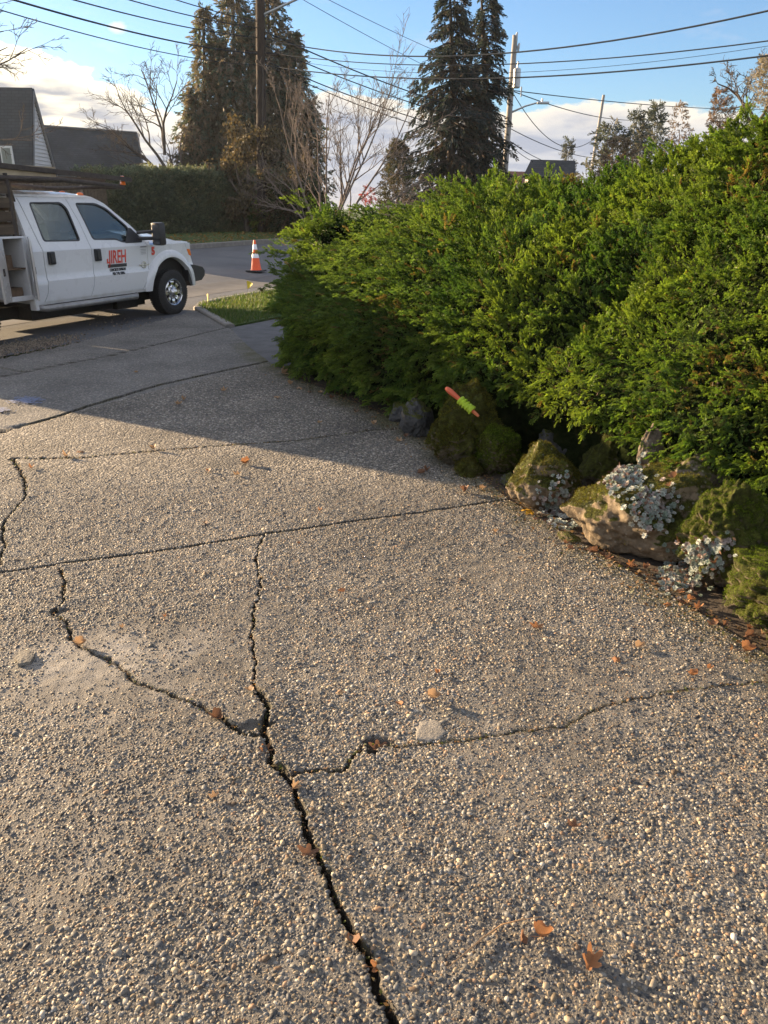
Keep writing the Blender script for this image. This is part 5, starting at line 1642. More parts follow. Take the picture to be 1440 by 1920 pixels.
def bare_tree(label, foot, stems, mat, seed, kids=(4, 4, 4, 3), depth=4, bole=None, group=None, minr=.006, leaves=0, lcol=None, lsize=.08, **k):
    """stems: list of (start, direction, length, radius)"""
    rnd = np.random.default_rng(seed); out = []; tips = []
    for p, d, L, r in stems:
        branch(out, np.array(p, float), np.array(d, float), L, r, depth, rnd, kids, minr=minr, tips=tips, **k)
    if bole is not None: out.append((np.array([tuple(q) for q in bole[0]]), np.array(bole[1])))
    root = empty('bare_tree' if not leaves else 'leafy_tree', tuple(foot)); tag(root, label, 'tree', group)
    f = np.array(root.location)
    big = [q for q in out if q[1][0] > .05]; small = [q for q in out if q[1][0] <= .05]
    if big: V, F = tubes(big, 8); np_obj('trunk', V - f, F, [mat], root, smooth=True)
    if small: V, F = tubes(small, 4); np_obj('twigs', V - f, F, [mat], root, smooth=True)
    if leaves:
        tp = np.array([t[0] for t in tips]); i = rnd.integers(0, len(tp), leaves)
        P = tp[i] + rnd.normal(0, .16, (leaves, 3)) - f
        d = rnd.normal(0, .5, (leaves, 3)) + [0, 0, -.6]
        C = np.array(lcol)[rnd.integers(0, len(lcol), leaves)] * rnd.uniform(.6, 1.3, (leaves, 1))
        V, F, Cc = scatter([card_template()], P, rot_from(d, rnd.normal(size=(leaves, 3))), rnd.uniform(.6, 1.4, leaves) * lsize, C)
        np_obj('leaves', V, F, [M_LEAF], root, col=Cc)
    return root

def foliage_tree(name, label, foot, fn, n, cols, size, T, droop=-.3, outw=.7, group=None, trunk=None, tone_scale=.5, jit=.35, cat='tree', mat=None, tip=(1.3, 1.25, 1.1)):
    """fn(n) -> points and outward directions"""
    root = empty(name, tuple(foot)); tag(root, label, cat, group)
    P, D = fn(n); n = len(P)
    dirs = D * outw + RNG.normal(0, .45, (n, 3)) + np.array([0, 0, droop])
    tone = np.clip(fbm(P[:, 0] * tone_scale, P[:, 1] * tone_scale, P[:, 2] * tone_scale, 300, 3) * .5 + .5 + RNG.normal(0, .22, n), 0, .999)
    C = np.array(cols)[(tone * len(cols)).astype(int)] * RNG.uniform(.7, 1.3, (n, 1))
    V, F, Cc = scatter(T, P - np.array(root.location), rot_from(dirs, RNG.normal(0, .6, (n, 3)) + D + [0, 0, .3]), RNG.uniform(.7, 1.35, n) * size, C, jit, tip)
    np_obj('crown', V, F, [mat or M_LEAF], root, col=Cc)
    if trunk:
        mb = MB()
        for pts, rad in trunk: mb.tube([Vector(p) - root.location for p in pts], rad, 10)
        mb.build('trunk', M_BARKD, root, smooth=60)
    return root

TP = [plume_template(12, .07, 45, .15, s + 60, cross=False, ln=.42) for s in range(4)]
TD = [plume_template(10, .075, 28, -.12, s + 80, cross=False, ln=.45) for s in range(4)]
CL = [card_template('clump', s) for s in range(4)]

# ---- tall hedge across the street
def hedge():
    A = stand(186, 35.5); B = stand(600, 45.5)
    hd = (B - A); Lh = hd.length; hd.normalize(); fr = Vector((hd.y, -hd.x, 0))
    zt = lambda t: 2.95 + .25 * t
    def fn(n):
        t = RNG.random(n); m = RNG.random(n) < .8
        bump = fbm(t * Lh * .8, 0 * t, 0 * t + 3, 320, 2) * .16
        z0 = .45 + 0 * t
        h = np.where(m, RNG.random(n) ** .85, 1.0)
        z = z0 + (zt(t) + bump - z0) * h
        dep = np.where(m, 0, RNG.random(n) * 1.6)
        lum = fbm(t * Lh * .7, z * .9, 0 * t, 330, 3) * .22
        off = np.where(m, lum + RNG.random(n) * -.25 - .35 * np.clip(h - .75, 0, 1), -dep)
        P = np.array(A)[None, :] * 0 + np.stack([A.x + hd.x * t * Lh + fr.x * off, A.y + hd.y * t * Lh + fr.y * off, z + np.where(m, 0, RNG.normal(0, .08, n))], 1)
        D = np.where(m[:, None], np.array([fr.x, fr.y, .25])[None], np.array([0, 0, 1.0])[None])
        return P, D
    root = foliage_tree('hedge', 'tall dark clipped evergreen hedge across the street', A, fn, 15000,
                 [(.07, .095, .075), (.095, .125, .09), (.12, .15, .105), (.145, .165, .11), (.18, .18, .125)], .28, TP, .15, .7, cat='hedge')  # greens lifted so the colour carries a lens flare veil
    mb = MB(); c = (A + B) / 2 - A
    mb.box((c.x - fr.x * .95, c.y - fr.y * .95, 1.45), (Lh - .6, 1.2, 1.9), 0, Matrix.Rotation(math.atan2(hd.y, hd.x), 3, 'Z'))
    mb.build('inner_twigs', M_JIN, root)
hedge()

# ---- brown and grey cypress clump behind the street tree
def cypress():
    D0 = 46.0
    lead = [(382, 14, 1.0, 380), (437, -46, 1.45, 400), (503, -60, 1.5, 400), (550, 58, 1.25, 400), (358, 165, .85, 360), (582, 185, .8, 390), (470, 40, 1.7, 400), (410, 75, 1.5, 400), (528, 95, 1.6, 400), (395, 200, 1.5, 390)]
    LD = []
    for px, py, w, yb in lead:
        b = stand(px, D0 + random.uniform(-.6, .6)); t = pt(px, py, D0); LD.append((b, t, w))
    wts = np.array([(t.z - b.z) * w for b, t, w in LD]); wts /= wts.sum()
    def fn(n):
        k = RNG.choice(len(LD), n, p=wts)
        B = np.array([tuple(LD[i][0]) for i in k]); Tt = np.array([tuple(LD[i][1]) for i in k]); W = np.array([LD[i][2] for i in k])
        h = RNG.random(n) ** 1.1
        a = RNG.uniform(0, 2 * PI, n)
        lobe = 1 + .35 * np.sin(a * 3 + h * 9 + k) + .25 * fbm(h * 14, a * 2, k * 3.1, 350, 2)
        r = 1.3 * W * np.clip(np.minimum((1 - h) ** .62 * 1.15, .55 + h * 1.6), 0, 1.1) * lobe * (RNG.random(n) ** .35)
        P = B + (Tt - B) * h[:, None]; P[:, 0] = np.where(True, Tt[:, 0] + (B[:, 0] - Tt[:, 0]) * (1 - h), 0)
        P[:, 0] += r * np.cos(a); P[:, 1] += r * np.sin(a) * .8
        return P, np.stack([np.cos(a), np.sin(a), 0 * a], 1)
    foot = stand(460, D0)
    trunk = [([b, b.lerp(t, .5), t], [.2, .12, .03]) for b, t, w in LD]
    foliage_tree('cypress_tree', 'tall many stemmed cypress clump with brown and grey green drooping foliage', foot, fn, 24000,
                 [(.115, .108, .088), (.14, .118, .096), (.17, .142, .115), (.085, .115, .095), (.10, .13, .112), (.21, .17, .14)], .40, TD, -.5, .55, trunk=trunk, tone_scale=.7)
    # pale hanging dead twigs
cypress()

# ---- small street tree with the last brown leaves
f = at(465, 437)
H = pt(468, 372, math.hypot(f.x, f.y)).z - f.z
bare_tree('young street tree with sparse orange brown leaves in front of the hedge', f, [
    (f, (0, 0, 1), H, .16), (f + Vector((0, 0, H * .93)), (-.5, 0, 1), 2.6, .09), (f + Vector((0, 0, H * .95)), (.55, -.1, 1), 2.6, .09), (f + Vector((0, 0, H * .98)), (.1, .2, 1), 3.0, .09),
    (f + Vector((0, 0, H * .9)), (1.0, -.2, .8), 2.6, .07), (f + Vector((0, 0, H * .92)), (-1.0, .1, .7), 2.2, .07)],
    M_BARK, 5, (4, 4, 3), 3, leaves=6500, lcol=[(.125, .095, .058), (.095, .074, .05), (.155, .12, .068), (.08, .065, .045), (.12, .11, .068)], lsize=.16, up=-.05, wig=.3)
# low shrub at its foot with yellow green leaves
def ell(c, r, flat=1.0):
    c = np.array(tuple(c)); r = np.array(r)
    def fn(n):
        d = RNG.normal(size=(n, 3)); d /= np.linalg.norm(d, axis=1, keepdims=True)
        lob = 1 + .22 * fbm(d[:, 0] * 2.2 + c[0], d[:, 1] * 2.2, d[:, 2] * 2.2, 410, 2)
        P = c + d * r * (lob * RNG.random(n) ** .3)[:, None]
        return P, d
    return fn
p = stand(512, 39.5)
foliage_tree('shrub', 'yellow green low shrub right of the street tree foot', p, ell(p + Vector((0, 0, .75)), (1.1, .7, .8)), 900, [(.08, .11, .02), (.14, .17, .03), (.05, .08, .02), (.12, .09, .03)], .3, TP, cat='shrub')
p = stand(556, 38)
foliage_tree('shrub', 'dark shrub behind the juniper tip beside the bare multi stemmed tree', p, ell(p + Vector((0, 0, 1.0)), (1.6, .9, 1.1)), 1300, [(.02, .03, .015), (.04, .045, .02), (.07, .045, .03)], .34, TP, cat='shrub')
p = pt(690, 342, 24)
foliage_tree('shrub', 'small red leaved shrub peeping over the juniper', Vector((p.x, p.y, .4)), ell(p + Vector((0, 0, -.32)), (.16, .15, .2)), 60, [(.28, .03, .03), (.18, .03, .025), (.1, .05, .03)], .13, TP, cat='shrub')

# ---- bare trees
GB = 'bare winter trees along the street'
b = stand(318, 44)
bare_tree('bare grey tree left of the cypress clump above the hedge', b, [(b, (-.05, 0, 1), 4.2, .17), (b + Vector((0, 0, 2.4)), (-.75, 0, .9), 3.9, .09), (b + Vector((0, 0, 3.0)), (-.55, .1, 1.1), 3.8, .08), (b + Vector((0, 0, 3.6)), (.15, 0, 1.2), 3.6, .08), (b + Vector((0, 0, 2.8)), (-1.1, .2, .35), 3.0, .06), (b + Vector((0, 0, 4.0)), (-.25, -.2, 1), 3.4, .07)], M_BARK, 21, (5, 6, 6, 4), 3, group=GB, minr=.010, up=.15, wig=.35, ratio=.58)
b = stand(606, 31)
bare_tree('bare pale brown multi stemmed tree fanning out right of the cypress clump', b, [(b, d_, L_, .055) for d_, L_ in [((-.45, 0, 1), 5.2), ((.05, .1, 1), 5.4), ((.42, 0, 1), 6.0), ((.75, .1, .95), 5.9), ((.95, -.1, .75), 5.0), ((.2, -.2, 1), 5.4), ((-.15, .2, 1), 5.0), ((.6, .3, 1), 5.4), ((-.75, 0, .8), 3.4), ((1.1, .2, .45), 4.0)]], M_BARKR, 33, (6, 6, 7, 4), 3, group=GB, minr=.007, up=.1, wig=.22, spread=.6, ratio=.5)
b = stand(1392, 30)
b2 = Vector((b.x, b.y, 1.2)); zz = pt(1392, 190, 30).z
bare_tree('bare tree with knobbly twigs above the right end of the juniper', b2, [(b2, (0, 0, 1), zz - 2.3, .10), (Vector((b.x, b.y, zz - .9)), (-.8, 0, .9), 1.6, .06), (Vector((b.x, b.y, zz - .7)), (-.3, 0, 1.1), 1.9, .06), (Vector((b.x, b.y, zz - .7)), (.5, 0, 1), 1.9, .06), (Vector((b.x, b.y, zz - 1.0)), (-1.2, .1, .45), 1.6, .05), (Vector((b.x, b.y, zz - .8)), (1.1, .1, .6), 1.8, .05)], M_BARK, 44, (5, 5, 5), 3, group=GB, minr=.010, up=.1, wig=.5)
# near tree just outside the left frame edge, its twigs reach into the picture
b = stand(-150, 19)
st = []
for (x0, y0, x1, y1, dd) in [(-152, 175, 66, 118, 18.5), (-152, 200, 5, 60, 18.8), (-152, 115, 40, 20, 18.6), (-152, 275, 66, 240, 18.2), (-152, 250, 24, 190, 18.9), (-152, 80, 10, -60, 18.5), (-152, 150, 20, 95, 19)]:
    a_, c_ = pt(x0, y0, 19), pt(x1, y1, dd); st.append((a_, c_ - a_, (c_ - a_).length, .032))
bare_tree('bare tree at the left frame edge reaching thin curved twigs into the sky', b, st, M_BARK, 52, (4, 4, 4), 3, group=GB, bole=([b, Vector((b.x, b.y, 6)), pt(-152, -40, 19)], (.17, .13, .07)), minr=.006, up=.15, wig=.22, spread=.7, ratio=.5)

# ---- two dark spruces
def spruce(label, px, dist, top_py, base_py, wl, wr, seed):
    rnd = np.random.default_rng(seed)
    b = stand(px, dist); t = pt(px, top_py, dist); foot = Vector((b.x, b.y, .6)); Hh = t.z - foot.z
    zvis = pt(px, base_py, dist).z
    P = []; Dv = []; S = []; br = []
    nw = 34
    for i in range(nw):
        h = i / (nw - 1); z = zvis - 1.2 + (t.z - zvis + 1.1) * h
        prof = (1 - h) ** .75 * .9 + .12
        for k in range(8):
            a = rnd.uniform(0, 2 * PI); side = wl if math.cos(a) < 0 else wr
            L = prof * (abs(math.cos(a)) * side + abs(math.sin(a)) * (wl + wr) / 2) * rnd.uniform(.45, 1.25)
            d = np.array([math.cos(a), math.sin(a), 0])
            pts = []
            for q in range(9):
                u = q / 8; zz = z + L * (.05 * u - .55 * u * u + .22 * u ** 3) + .22 * L * max(0, u - .8)
                pts.append(np.array([foot.x, foot.y, zz]) + d * L * u)
            br.append((np.array(pts), np.linspace(.05, .012, 9) * (.5 + prof)))
            m = max(int(L * 8.5), 4)
            for q in range(m):
                u = .18 + .82 * rnd.random(); ii = min(int(u * 8), 7); pp = pts[ii] + (pts[ii + 1] - pts[ii]) * (u * 8 - ii)
                s = np.cross(d, [0, 0, 1]) * rnd.choice([-1, 1])
                P.append(pp); Dv.append(d * .55 + s * rnd.uniform(.1, .7) + np.array([0, 0, -rnd.uniform(.25, 1.1)])); S.append(rnd.uniform(.38, .75))
    P = np.array(P); Dv = np.array(Dv); S = np.array(S)
    root = empty('spruce_tree', tuple(foot)); tag(root, label, 'tree', 'pair of dark spruces')
    n = len(P); cols = np.array([(.02, .032, .034), (.028, .04, .042), (.035, .048, .046), (.06, .046, .04), (.017, .026, .025)])
    tone = np.clip(fbm(P[:, 0] * .6, P[:, 1] * .6, P[:, 2] * .6, seed, 2) * .5 + .5 + rnd.normal(0, .25, n), 0, .999)
    V, F, C = scatter(TD, P - np.array(root.location), rot_from(Dv, rnd.normal(0, .5, (n, 3)) + [0, 0, 1]), S, cols[(tone * 5).astype(int)], .3, (1.3, 1.3, 1.2))
    np_obj('crown', V, F, [M_LEAF], root, col=C)
    V, F = tubes(br, 4); np_obj('limbs', V - np.array(root.location), F, [M_BARKD], root)
    MB().tube([(0, 0, 0), (0, 0, Hh * .6), (t.x - foot.x, t.y - foot.y, Hh)], [.34, .2, .03], 10).build('trunk', M_BARKD, root, smooth=60)
    print('spruce', n)
spruce('dark drooping spruce with the wider ragged left side', 843, 50, -40, 330, 2.9, 2.0, 71)
spruce('dark drooping spruce on the right of the pair close to the far pole', 901, 52, -40, 330, 2.1, 1.6, 83)

def cone_fn(foot, top, w, pw=.7):
    foot = np.array(tuple(foot)); top = np.array(tuple(top))
    def fn(n):
        h = RNG.random(n) ** 1.2; a = RNG.uniform(0, 2 * PI, n); r = w * (1 - h) ** pw * (RNG.random(n) ** .4) * (1 + .25 * np.sin(a * 3 + h * 11))
        P = foot + (top - foot) * h[:, None]; P[:, 0] += r * np.cos(a); P[:, 1] += r * np.sin(a)
        return P, np.stack([np.cos(a), np.sin(a), 0 * a + .2], 1)
    return fn
def bgtree(label, px, dist, top, w, cols, n=900, size=.5, pw=.7, name='conifer_tree', T=None, droop=.1, foot_y=None):
    fb = stand(px, dist); fb.z = .6 if foot_y is None else pt(px, foot_y, dist).z; t = pt(px, top, dist)
    foliage_tree(name, label, fb, cone_fn(fb, t, w, pw), n, cols, size, T or TP, droop, .6, trunk=[([fb, fb.lerp(t, .8)], [.12, .02])], tone_scale=.8)
GC = [(.03, .04, .026), (.045, .052, .032), (.06, .055, .04), (.022, .032, .022)]
BC = [(.06, .078, .082), (.08, .095, .095), (.10, .10, .092)]
bgtree('small rounded brown green cedar left of the spruces', 746, 52, 266, 1.35, [(.05, .05, .03), (.07, .06, .04), (.04, .045, .028)], 2000, .32, .5)
bgtree('far bluish conifer between the last two poles', 1196, 62, 212, 1.3, BC, 520, .6)
bgtree('far dark conifer behind the short pole stub', 1232, 66, 200, 1.25, BC, 480, .6)
bgtree('little pointed conifer above the far dark roof', 1066, 70, 264, .9, BC, 420, .45)
bgtree('far conifer with sideways drooping boughs right of the third pole', 1150, 58, 232, 2.2, BC, 420, .7, .5, droop=-.2)
bgtree('far brownish bush below the third pole', 1160, 50, 262, 1.6, [(.12, .09, .07), (.16, .12, .09), (.09, .075, .05)], 900, .35, .4, 'bush')
bgtree('pale brown far tree against the cloud over the juniper', 1275, 60, 196, 1.3, [(.13, .10, .085), (.17, .13, .11)], 420, .35, .5, 'bush')
bgtree('pale reddish bush below the bare tree at the right', 1352, 34, 168, .75, [(.16, .11, .09), (.2, .14, .11), (.1, .075, .055)], 900, .22, .4, 'bush')
bgtree('pale brown leafy tree at the right frame edge', 1455, 28, 104, 1.1, [(.2, .18, .165), (.26, .235, .215), (.14, .125, .11)], 1100, .16, .35, 'bush', foot_y=200)

# ---- house across the street
M_ROOF = None
def mat_shingle():
    q = N('dark_shingles')
    br = q.n('ShaderNodeTexBrick'); q.l(q.scale((1, 1, 1), q.coord('UV')), br.inputs['Vector'])
    br.inputs['Scale'].default_value = 1.0; br.inputs['Brick Width'].default_value = .3; br.inputs['Row Height'].default_value = .14; br.inputs['Mortar Size'].default_value = .008
    br.inputs['Color1'].default_value = (.045, .05, .053, 1); br.inputs['Color2'].default_value = (.058, .062, .065, 1); br.inputs['Mortar'].default_value = (.03, .03, .03, 1)
    c = q.mix(1.0, br.outputs[0], q.ramp(q.noise(.8, 5), [(.3, .75), (.7, 1.25)]), 'MULTIPLY')
    return q.bsdf(c, .85, 0, q.bump(br.outputs[0], .5, .02), .3)
M_ROOF = mat_shingle()
M_SIDING = simple('white_siding', (.62, .62, .62), .7, var=.06, scale=3)
M_WALL = simple('beige_wall', (.35, .31, .26), .8, var=.12, scale=3)
M_TRIM = simple('white_trim', (.66, .65, .62), .6, var=.06)
def slab_quad(mb, a, b, c, d, th=.18, mi=0):
    n = (b - a).cross(d - a).normalized() * th
    mb.add([a, b, c, d, a - n, b - n, c - n, d - n], [(0, 1, 2, 3), (7, 6, 5, 4), (0, 4, 5, 1), (1, 5, 6, 2), (2, 6, 7, 3), (3, 7, 4, 0)], mi)
def uv_roof(o, ud, vd):
    me = o.data; uv = me.uv_layers.new(name='UVMap')
    for l in me.loops:
        p = me.vertices[l.vertex_index].co; uv.data[l.index].uv = (p.dot(ud), p.dot(vd))
def house():
    A = pt(57, 168, 41.0); r = Vector((math.sin(R(85)), math.cos(R(85)), 0)); g = Vector((-r.y, r.x, 0))
    if g.y < 0: g = -g
    root = empty('house', (A.x, A.y, .6)); tag(root, 'steep roofed house with a white gable end behind the truck', 'house')
    o0 = root.location
    Wd, Hh = 2.1, 4.3; LB = 11.0; Z = Vector((0, 0, 1))
    a = A - o0
    mb = MB()
    for sg in (-1, 1):
        e = a + g * sg * Wd - Z * Hh
        over = r * .12
        q = [a + over, e + over, e - r * LB, a - r * LB]
        slab_quad(mb, *(q if sg < 0 else q[::-1]), th=.14)
    ro = mb.build('roof', M_ROOF, root); uv_roof(ro, r, (Z + g * .5).normalized())
    w = MB()
    e1 = a - g * (Wd - .1) - Z * (Hh - .05); e2 = a + g * (Wd - .1) - Z * (Hh - .05); ap = a - Z * .12
    dn = Z * (e1.z)
    w.add([ap - r * .02, e1 - r * .02, e2 - r * .02], [(0, 1, 2)])
    w.add([e1 - r * .02, e1 - r * .02 - dn, e2 - r * .02 - dn, e2 - r * .02], [(0, 1, 2, 3)])
    w.add([e1, e1 - dn, e1 - dn - r * LB, e1 - r * LB], [(0, 1, 2, 3)])
    w.build('wall', M_WALL, root)
    # horizontal boards of the gable, each tilted a little
    s = MB(); nb = 26
    for k in range(nb):
        z0, z1 = k / nb, (k + 1) / nb
        f0, f1 = z0, z1
        p = lambda f, sg: ap + (e1 - ap) * f if sg < 0 else ap + (e2 - ap) * f
        A0, B0, A1, B1 = p(f0, -1), p(f0, 1), p(f1, -1), p(f1, 1)
        s.add([A0 + r * .01, B0 + r * .01, B1 + r * .04, A1 + r * .04, A1 + r * .01, B1 + r * .01], [(0, 1, 2, 3), (3, 2, 5, 4)])
    s.build('gable_siding', M_SIDING, root)
    t = MB()
    for e in (e1, e2):
        d = (e - ap); t.tube([ap + r * .10 + Z * .06, e + r * .10 + Z * .06], .06, 6)
    t.build('barge_board', simple('grey_trim', (.2, .2, .2), .7), root)
    # window low on the near roof side
    wv = MB(); c = pt(14, 296, 38.5) - o0; wv.box(c, (.5, .08, .9), 0, None, .01); fo = wv.build('window', M_TRIM, root)
    wv = MB(); wv.box(c - Vector((0, .05, 0)), (.36, .03, .74)); wv.build('pane', M_GLASS, fo)
    # long lower wing
    R0, R1 = pt(60, 236, 47.0), pt(256, 250, 50.5)
    root2 = empty('house', (R1.x, R1.y, .6)); tag(root2, 'long low house with a plain dark roof behind the hedge', 'house')
    o2 = root2.location; ra, rb = R0 - o2, R1 - o2; rr = (rb - ra).normalized(); gg = Vector((rr.y, -rr.x, 0)); gg.normalize()
    if gg.y > 0: gg = -gg
    vw = Vector((-R1.x, -R1.y, 0)).normalized()
    dirn = (vw * .9 + gg * .1).normalized()
    drop = 4.0; run = 5.2
    m = MB(); ra2 = ra - rr * 3
    slab_quad(m, ra2, rb, rb + dirn * run - Z * drop, ra2 + dirn * run - Z * drop, th=-.16)
    slab_quad(m, rb, ra2, ra2 - dirn * run - Z * drop, rb - dirn * run - Z * drop, th=-.16)
    ro = m.build('roof', M_ROOF, root2); uv_roof(ro, rr, (Z + gg * -.6).normalized())
    wl = MB(); i = .35
    c0, c1 = rb + dirn * (run - i) - Z * (drop - .05), rb - dirn * (run - i) - Z * (drop - .05); bs = Z * (c0.z)
    rr_ = rr * .2
    wl.add([rb - rr_ - Z * .25, c0 - rr_, c0 - rr_ - bs, c1 - rr_ - bs, c1 - rr_], [(0, 1, 2, 3, 4)])
    wl.add([c0 - rr_, c0 - rr_ - bs, ra2 + dirn * (run - i) - Z * drop - bs, ra2 + dirn * (run - i) - Z * drop], [(0, 1, 2, 3)])
    wl.build('wall', M_WALL, root2)
    rc = MB(); rc.tube([ra2 + Z * .03, rb + Z * .03], .07, 6); rc.tube([rb + rr * .03, rb + rr * .03 + dirn * run - Z * drop], .05, 6)
    rc.build('ridge_cap', simple('ridge_cap', (.16, .16, .16), .8), root2)
house()
# timber fence between the houses and the street
def fence():
    A, B = stand(-40, 30.0), stand(206, 33.4); d = (B - A); L = d.length; d.normalize()
    root = empty('board_fence', A.to_tuple()); tag(root, 'weathered grey brown board fence seen above the truck cab', 'fence')
    m = MB(); rot = Matrix.Rotation(math.atan2(d.y, d.x), 3, 'Z'); n = int(L / .15)
    for i in range(n):
        p = d * (i * .15 + .07); h = 2.16 + random.uniform(-.03, .03)
        m.box((p.x, p.y, h / 2), (.135, .025, h), 0, rot)
    m.build('boards', M_WOODD, root)
    q = MB()
    for i in range(0, n, 14):
        p = d * (i * .15); q.box((p.x, p.y, 1.12), (.1, .1, 2.26), 0, rot)
    q.build('posts', M_WOOD, root)
fence()
def far_house(label, px0, px1, py, dist, pe, col):
    a, b = pt(px0, py, dist), pt(px1, py + 2, dist + 2)
    root = empty('house', (a.x, a.y, .6)); tag(root, label, 'house')
    o = root.location; a = a - o; b = b - o; Z = Vector((0, 0, 1)); v = Vector((-a.x - o.x, -a.y - o.y, 0)).normalized()
    h = (pt(px0, py, dist) - pt(px0, pe, dist)).z
    m = MB(); lft = (a - b).normalized() * h * .5
    slab_quad(m, a, b, b + v * h * 1.3 - Z * h - lft * .2, a + v * h * 1.3 - Z * h + lft, th=-.15)
    slab_quad(m, b, a, a - v * h * 1.3 - Z * h + lft, b - v * h * 1.3 - Z * h - lft * .2, th=-.15)
    ro = m.build('roof', col, root); uv_roof(ro, (b - a).normalized(), Z)
    w = MB(); c = (a + b) / 2; w.box((c.x, c.y, (a.z - h) / 2), ((b - a).length * .95, h * 2.1, a.z - h)); w.build('wall', M_WALL, root)
far_house('far house with a dark slate roof peeping over the juniper', 996, 1078, 299, 62, 332, M_ROOF)
far_house('far house with a reddish roof left of the far pole', 915, 990, 320, 70, 345, simple('red_tiles', (.16, .07, .05), .8, var=.2))

# ---- poles
M_POLE = mat_treebark('pole_timber', (.22, .21, .20), (.42, .40, .38))
M_POLED = mat_treebark('creosoted_pole', (.022, .016, .013), (.06, .045, .038))
M_STEEL = simple('galvanised_steel', (.42, .44, .46), .45, .5, var=.1)
M_WIRE = simple('black_cable', (.03, .036, .045), .9, var=.1, spec=.08)
POLES = {}
def pole(label, base_px, base_y, top_px, top_y, dist, wpx, mat, key):
    b = stand(base_px, dist); t = pt(top_px, top_y, dist)
    pb = pt(base_px, base_y, dist); b = pb + (pb - t) * ((pb.z - b.z) / max(t.z - pb.z, .1)) if pb.z > b.z + .3 else b
    root = empty('utility_pole', b.to_tuple()); tag(root, label, 'pole', 'timber utility poles')
    r = wpx / 2 / FPX * dist * 1.05
    MB().tube([(0, 0, -.1), (t - b) * .5, t - b], [r * 1.08, r, r * .85], 14).build('pole', mat, root, smooth=60)
    POLES[key] = (root, b, t, r)
    return root
D1 = 39.2
pr_ = pole('dark creosoted utility pole in front of the cypress clump', 489, 437, 487, -95, D1, 15, M_POLED, 'a')
def at_pole(key, py, dist):
    root, b, t, r = POLES[key]
    z = pt(488, py, dist).z; f = (z - b.z) / (t.z - b.z); return b.lerp(t, f)
# street lamp arm of the dark pole, wire bracket, riser
o0 = pr_.location
a_ = pt(491, 29, D1) - o0; b_ = pt(560, -3, D1 - 1.0) - o0; c_ = pt(640, -30, D1 - 2) - o0
MB().tube([a_, b_, c_], [.055, .05, .045], 8).build('lamp_arm', M_STEEL, pr_, smooth=60)
m = MB(); p = pt(489, 100, D1) - o0; m.box(p, (1.5, .12, .12), 0, Matrix.Rotation(.5, 3, 'Z')); m.box(p + Vector((0, 0, -.32)), (.5, .1, .1), 0, Matrix.Rotation(.5, 3, 'Z')); m.build('cross_arm', M_POLED, pr_)
m = MB(); m.tube([pt(492, 430, D1 - .25) - o0, pt(493, 120, D1 - .25) - o0], .035, 6); m.build('riser_pipe', M_RUST, pr_)
D2 = 54
pr2 = pole('grey utility pole with a transformer and street lamp right of the spruces', 946, 330, 966, 66, D2, 9.5, M_POLE, 'b')
o2 = pr2.location
m = MB(); c = pt(969, 146, D2 - .35) - o2; m.lathe([(.17, -.55), (.22, -.5), (.22, .45), (.16, .52), (.05, .55)], 'z', 18, 0, c); m.tube([c + Vector((0, 0, .5)), c + Vector((.02, 0, .85))], [.05, .03], 8); m.build('transformer', M_STEEL, pr2, smooth=40)
la = MB(); la.tube([pt(956, 212, D2) - o2, pt(985, 199, D2) - o2, pt(1008, 192.5, D2) - o2], [.06, .05, .045], 8); la.build('lamp_arm', M_STEEL, pr2, smooth=60)
lh = MB(); c = pt(1018, 193, D2) - o2; lh.box(c, (.75, .3, .14), 0, None, .05); lh.tube([c + Vector((-.05, 0, .05)), c + Vector((-.05, 0, .24))], .06, 8); lh.build('lamp_head', M_STEEL, pr2, smooth=40)
ins = MB()
for (x, y) in ((968, 68), (972, 88), (970, 122)):
    c = pt(x, y, D2 - .1) - o2; ins.tube([c + Vector((0, 0, -.25)), c, c + Vector((.05, 0, .2))], [.05, .09, .05], 8)
ins.box(pt(952, 172, D2) - o2, (.5, .08, .5)); ins.box(pt(962, 172, D2) - o2 + Vector((.5, 0, 0)), (.08, .08, .55))
ins.build('insulator', M_STEEL, pr2)
pole('pale leaning utility pole in the middle distance on the right', 1113, 297, 1132, 178, 76, 5, M_POLE, 'c')
pole('short far pole top just showing over the juniper', 1203, 256, 1207, 218, 95, 5, M_POLE, 'd')

# ---- wires: each one a thing
def wire(label, A, B, wpx=3, sag=.0, mid=None, rest=None):
    a, b = pt(*A), pt(*B); n = 28; P = []; Rr = []
    for i in range(n + 1):
        t = i / n; p = a.lerp(b, t)
        p.z -= 4 * sag * t * (1 - t); P.append(p)
        d = A[2] + (B[2] - A[2]) * t
        Rr.append(wpx * .62 / 2 / FPX * (A[2] * .35 + B[2] * .65 if True else d) * .9)
    o = MB().tube([p - a for p in P], Rr, 6).build('overhead_wire', M_WIRE, smooth=70); o.location = a
    tag(o, label, 'wire', 'overhead wires')
wire('thin lowest wire crossing the upper left sky to the dark pole', (-60, 0, 22), (482, 122, D1), 2.2, .25)
wire('thick wire from the upper left corner to the dark pole', (-20, -14, 21), (482, 100, D1), 3.6, .2)
wire('middle wire of the upper left sky reaching the dark pole', (90, -14, 24), (482, 70, D1), 2.8, .15)
wire('wire crossing the upper left sky above the middle one', (195, -14, 26), (482, 52, D1), 2.6, .1)
wire('short topmost wire left of the dark pole at the upper frame edge', (300, -10, 29), (482, 40, D1), 2.4, .05)
wire('thick top wire crossing the right half of the sky past the far pole top', (494, 72, D1), (1560, -8, 24), 4.2, .95)
wire('thinner middle wire crossing the right half of the sky', (494, 97, D1), (1560, 60, 25), 3.0, .62)
wire('thick lower wire crossing the right half of the sky', (494, 122, D1), (1560, 88, 25), 4.0, .62)
wire('faint wire just under the middle wire on the right', (494, 104, D1), (1560, 66, 27), 1.2, .8)
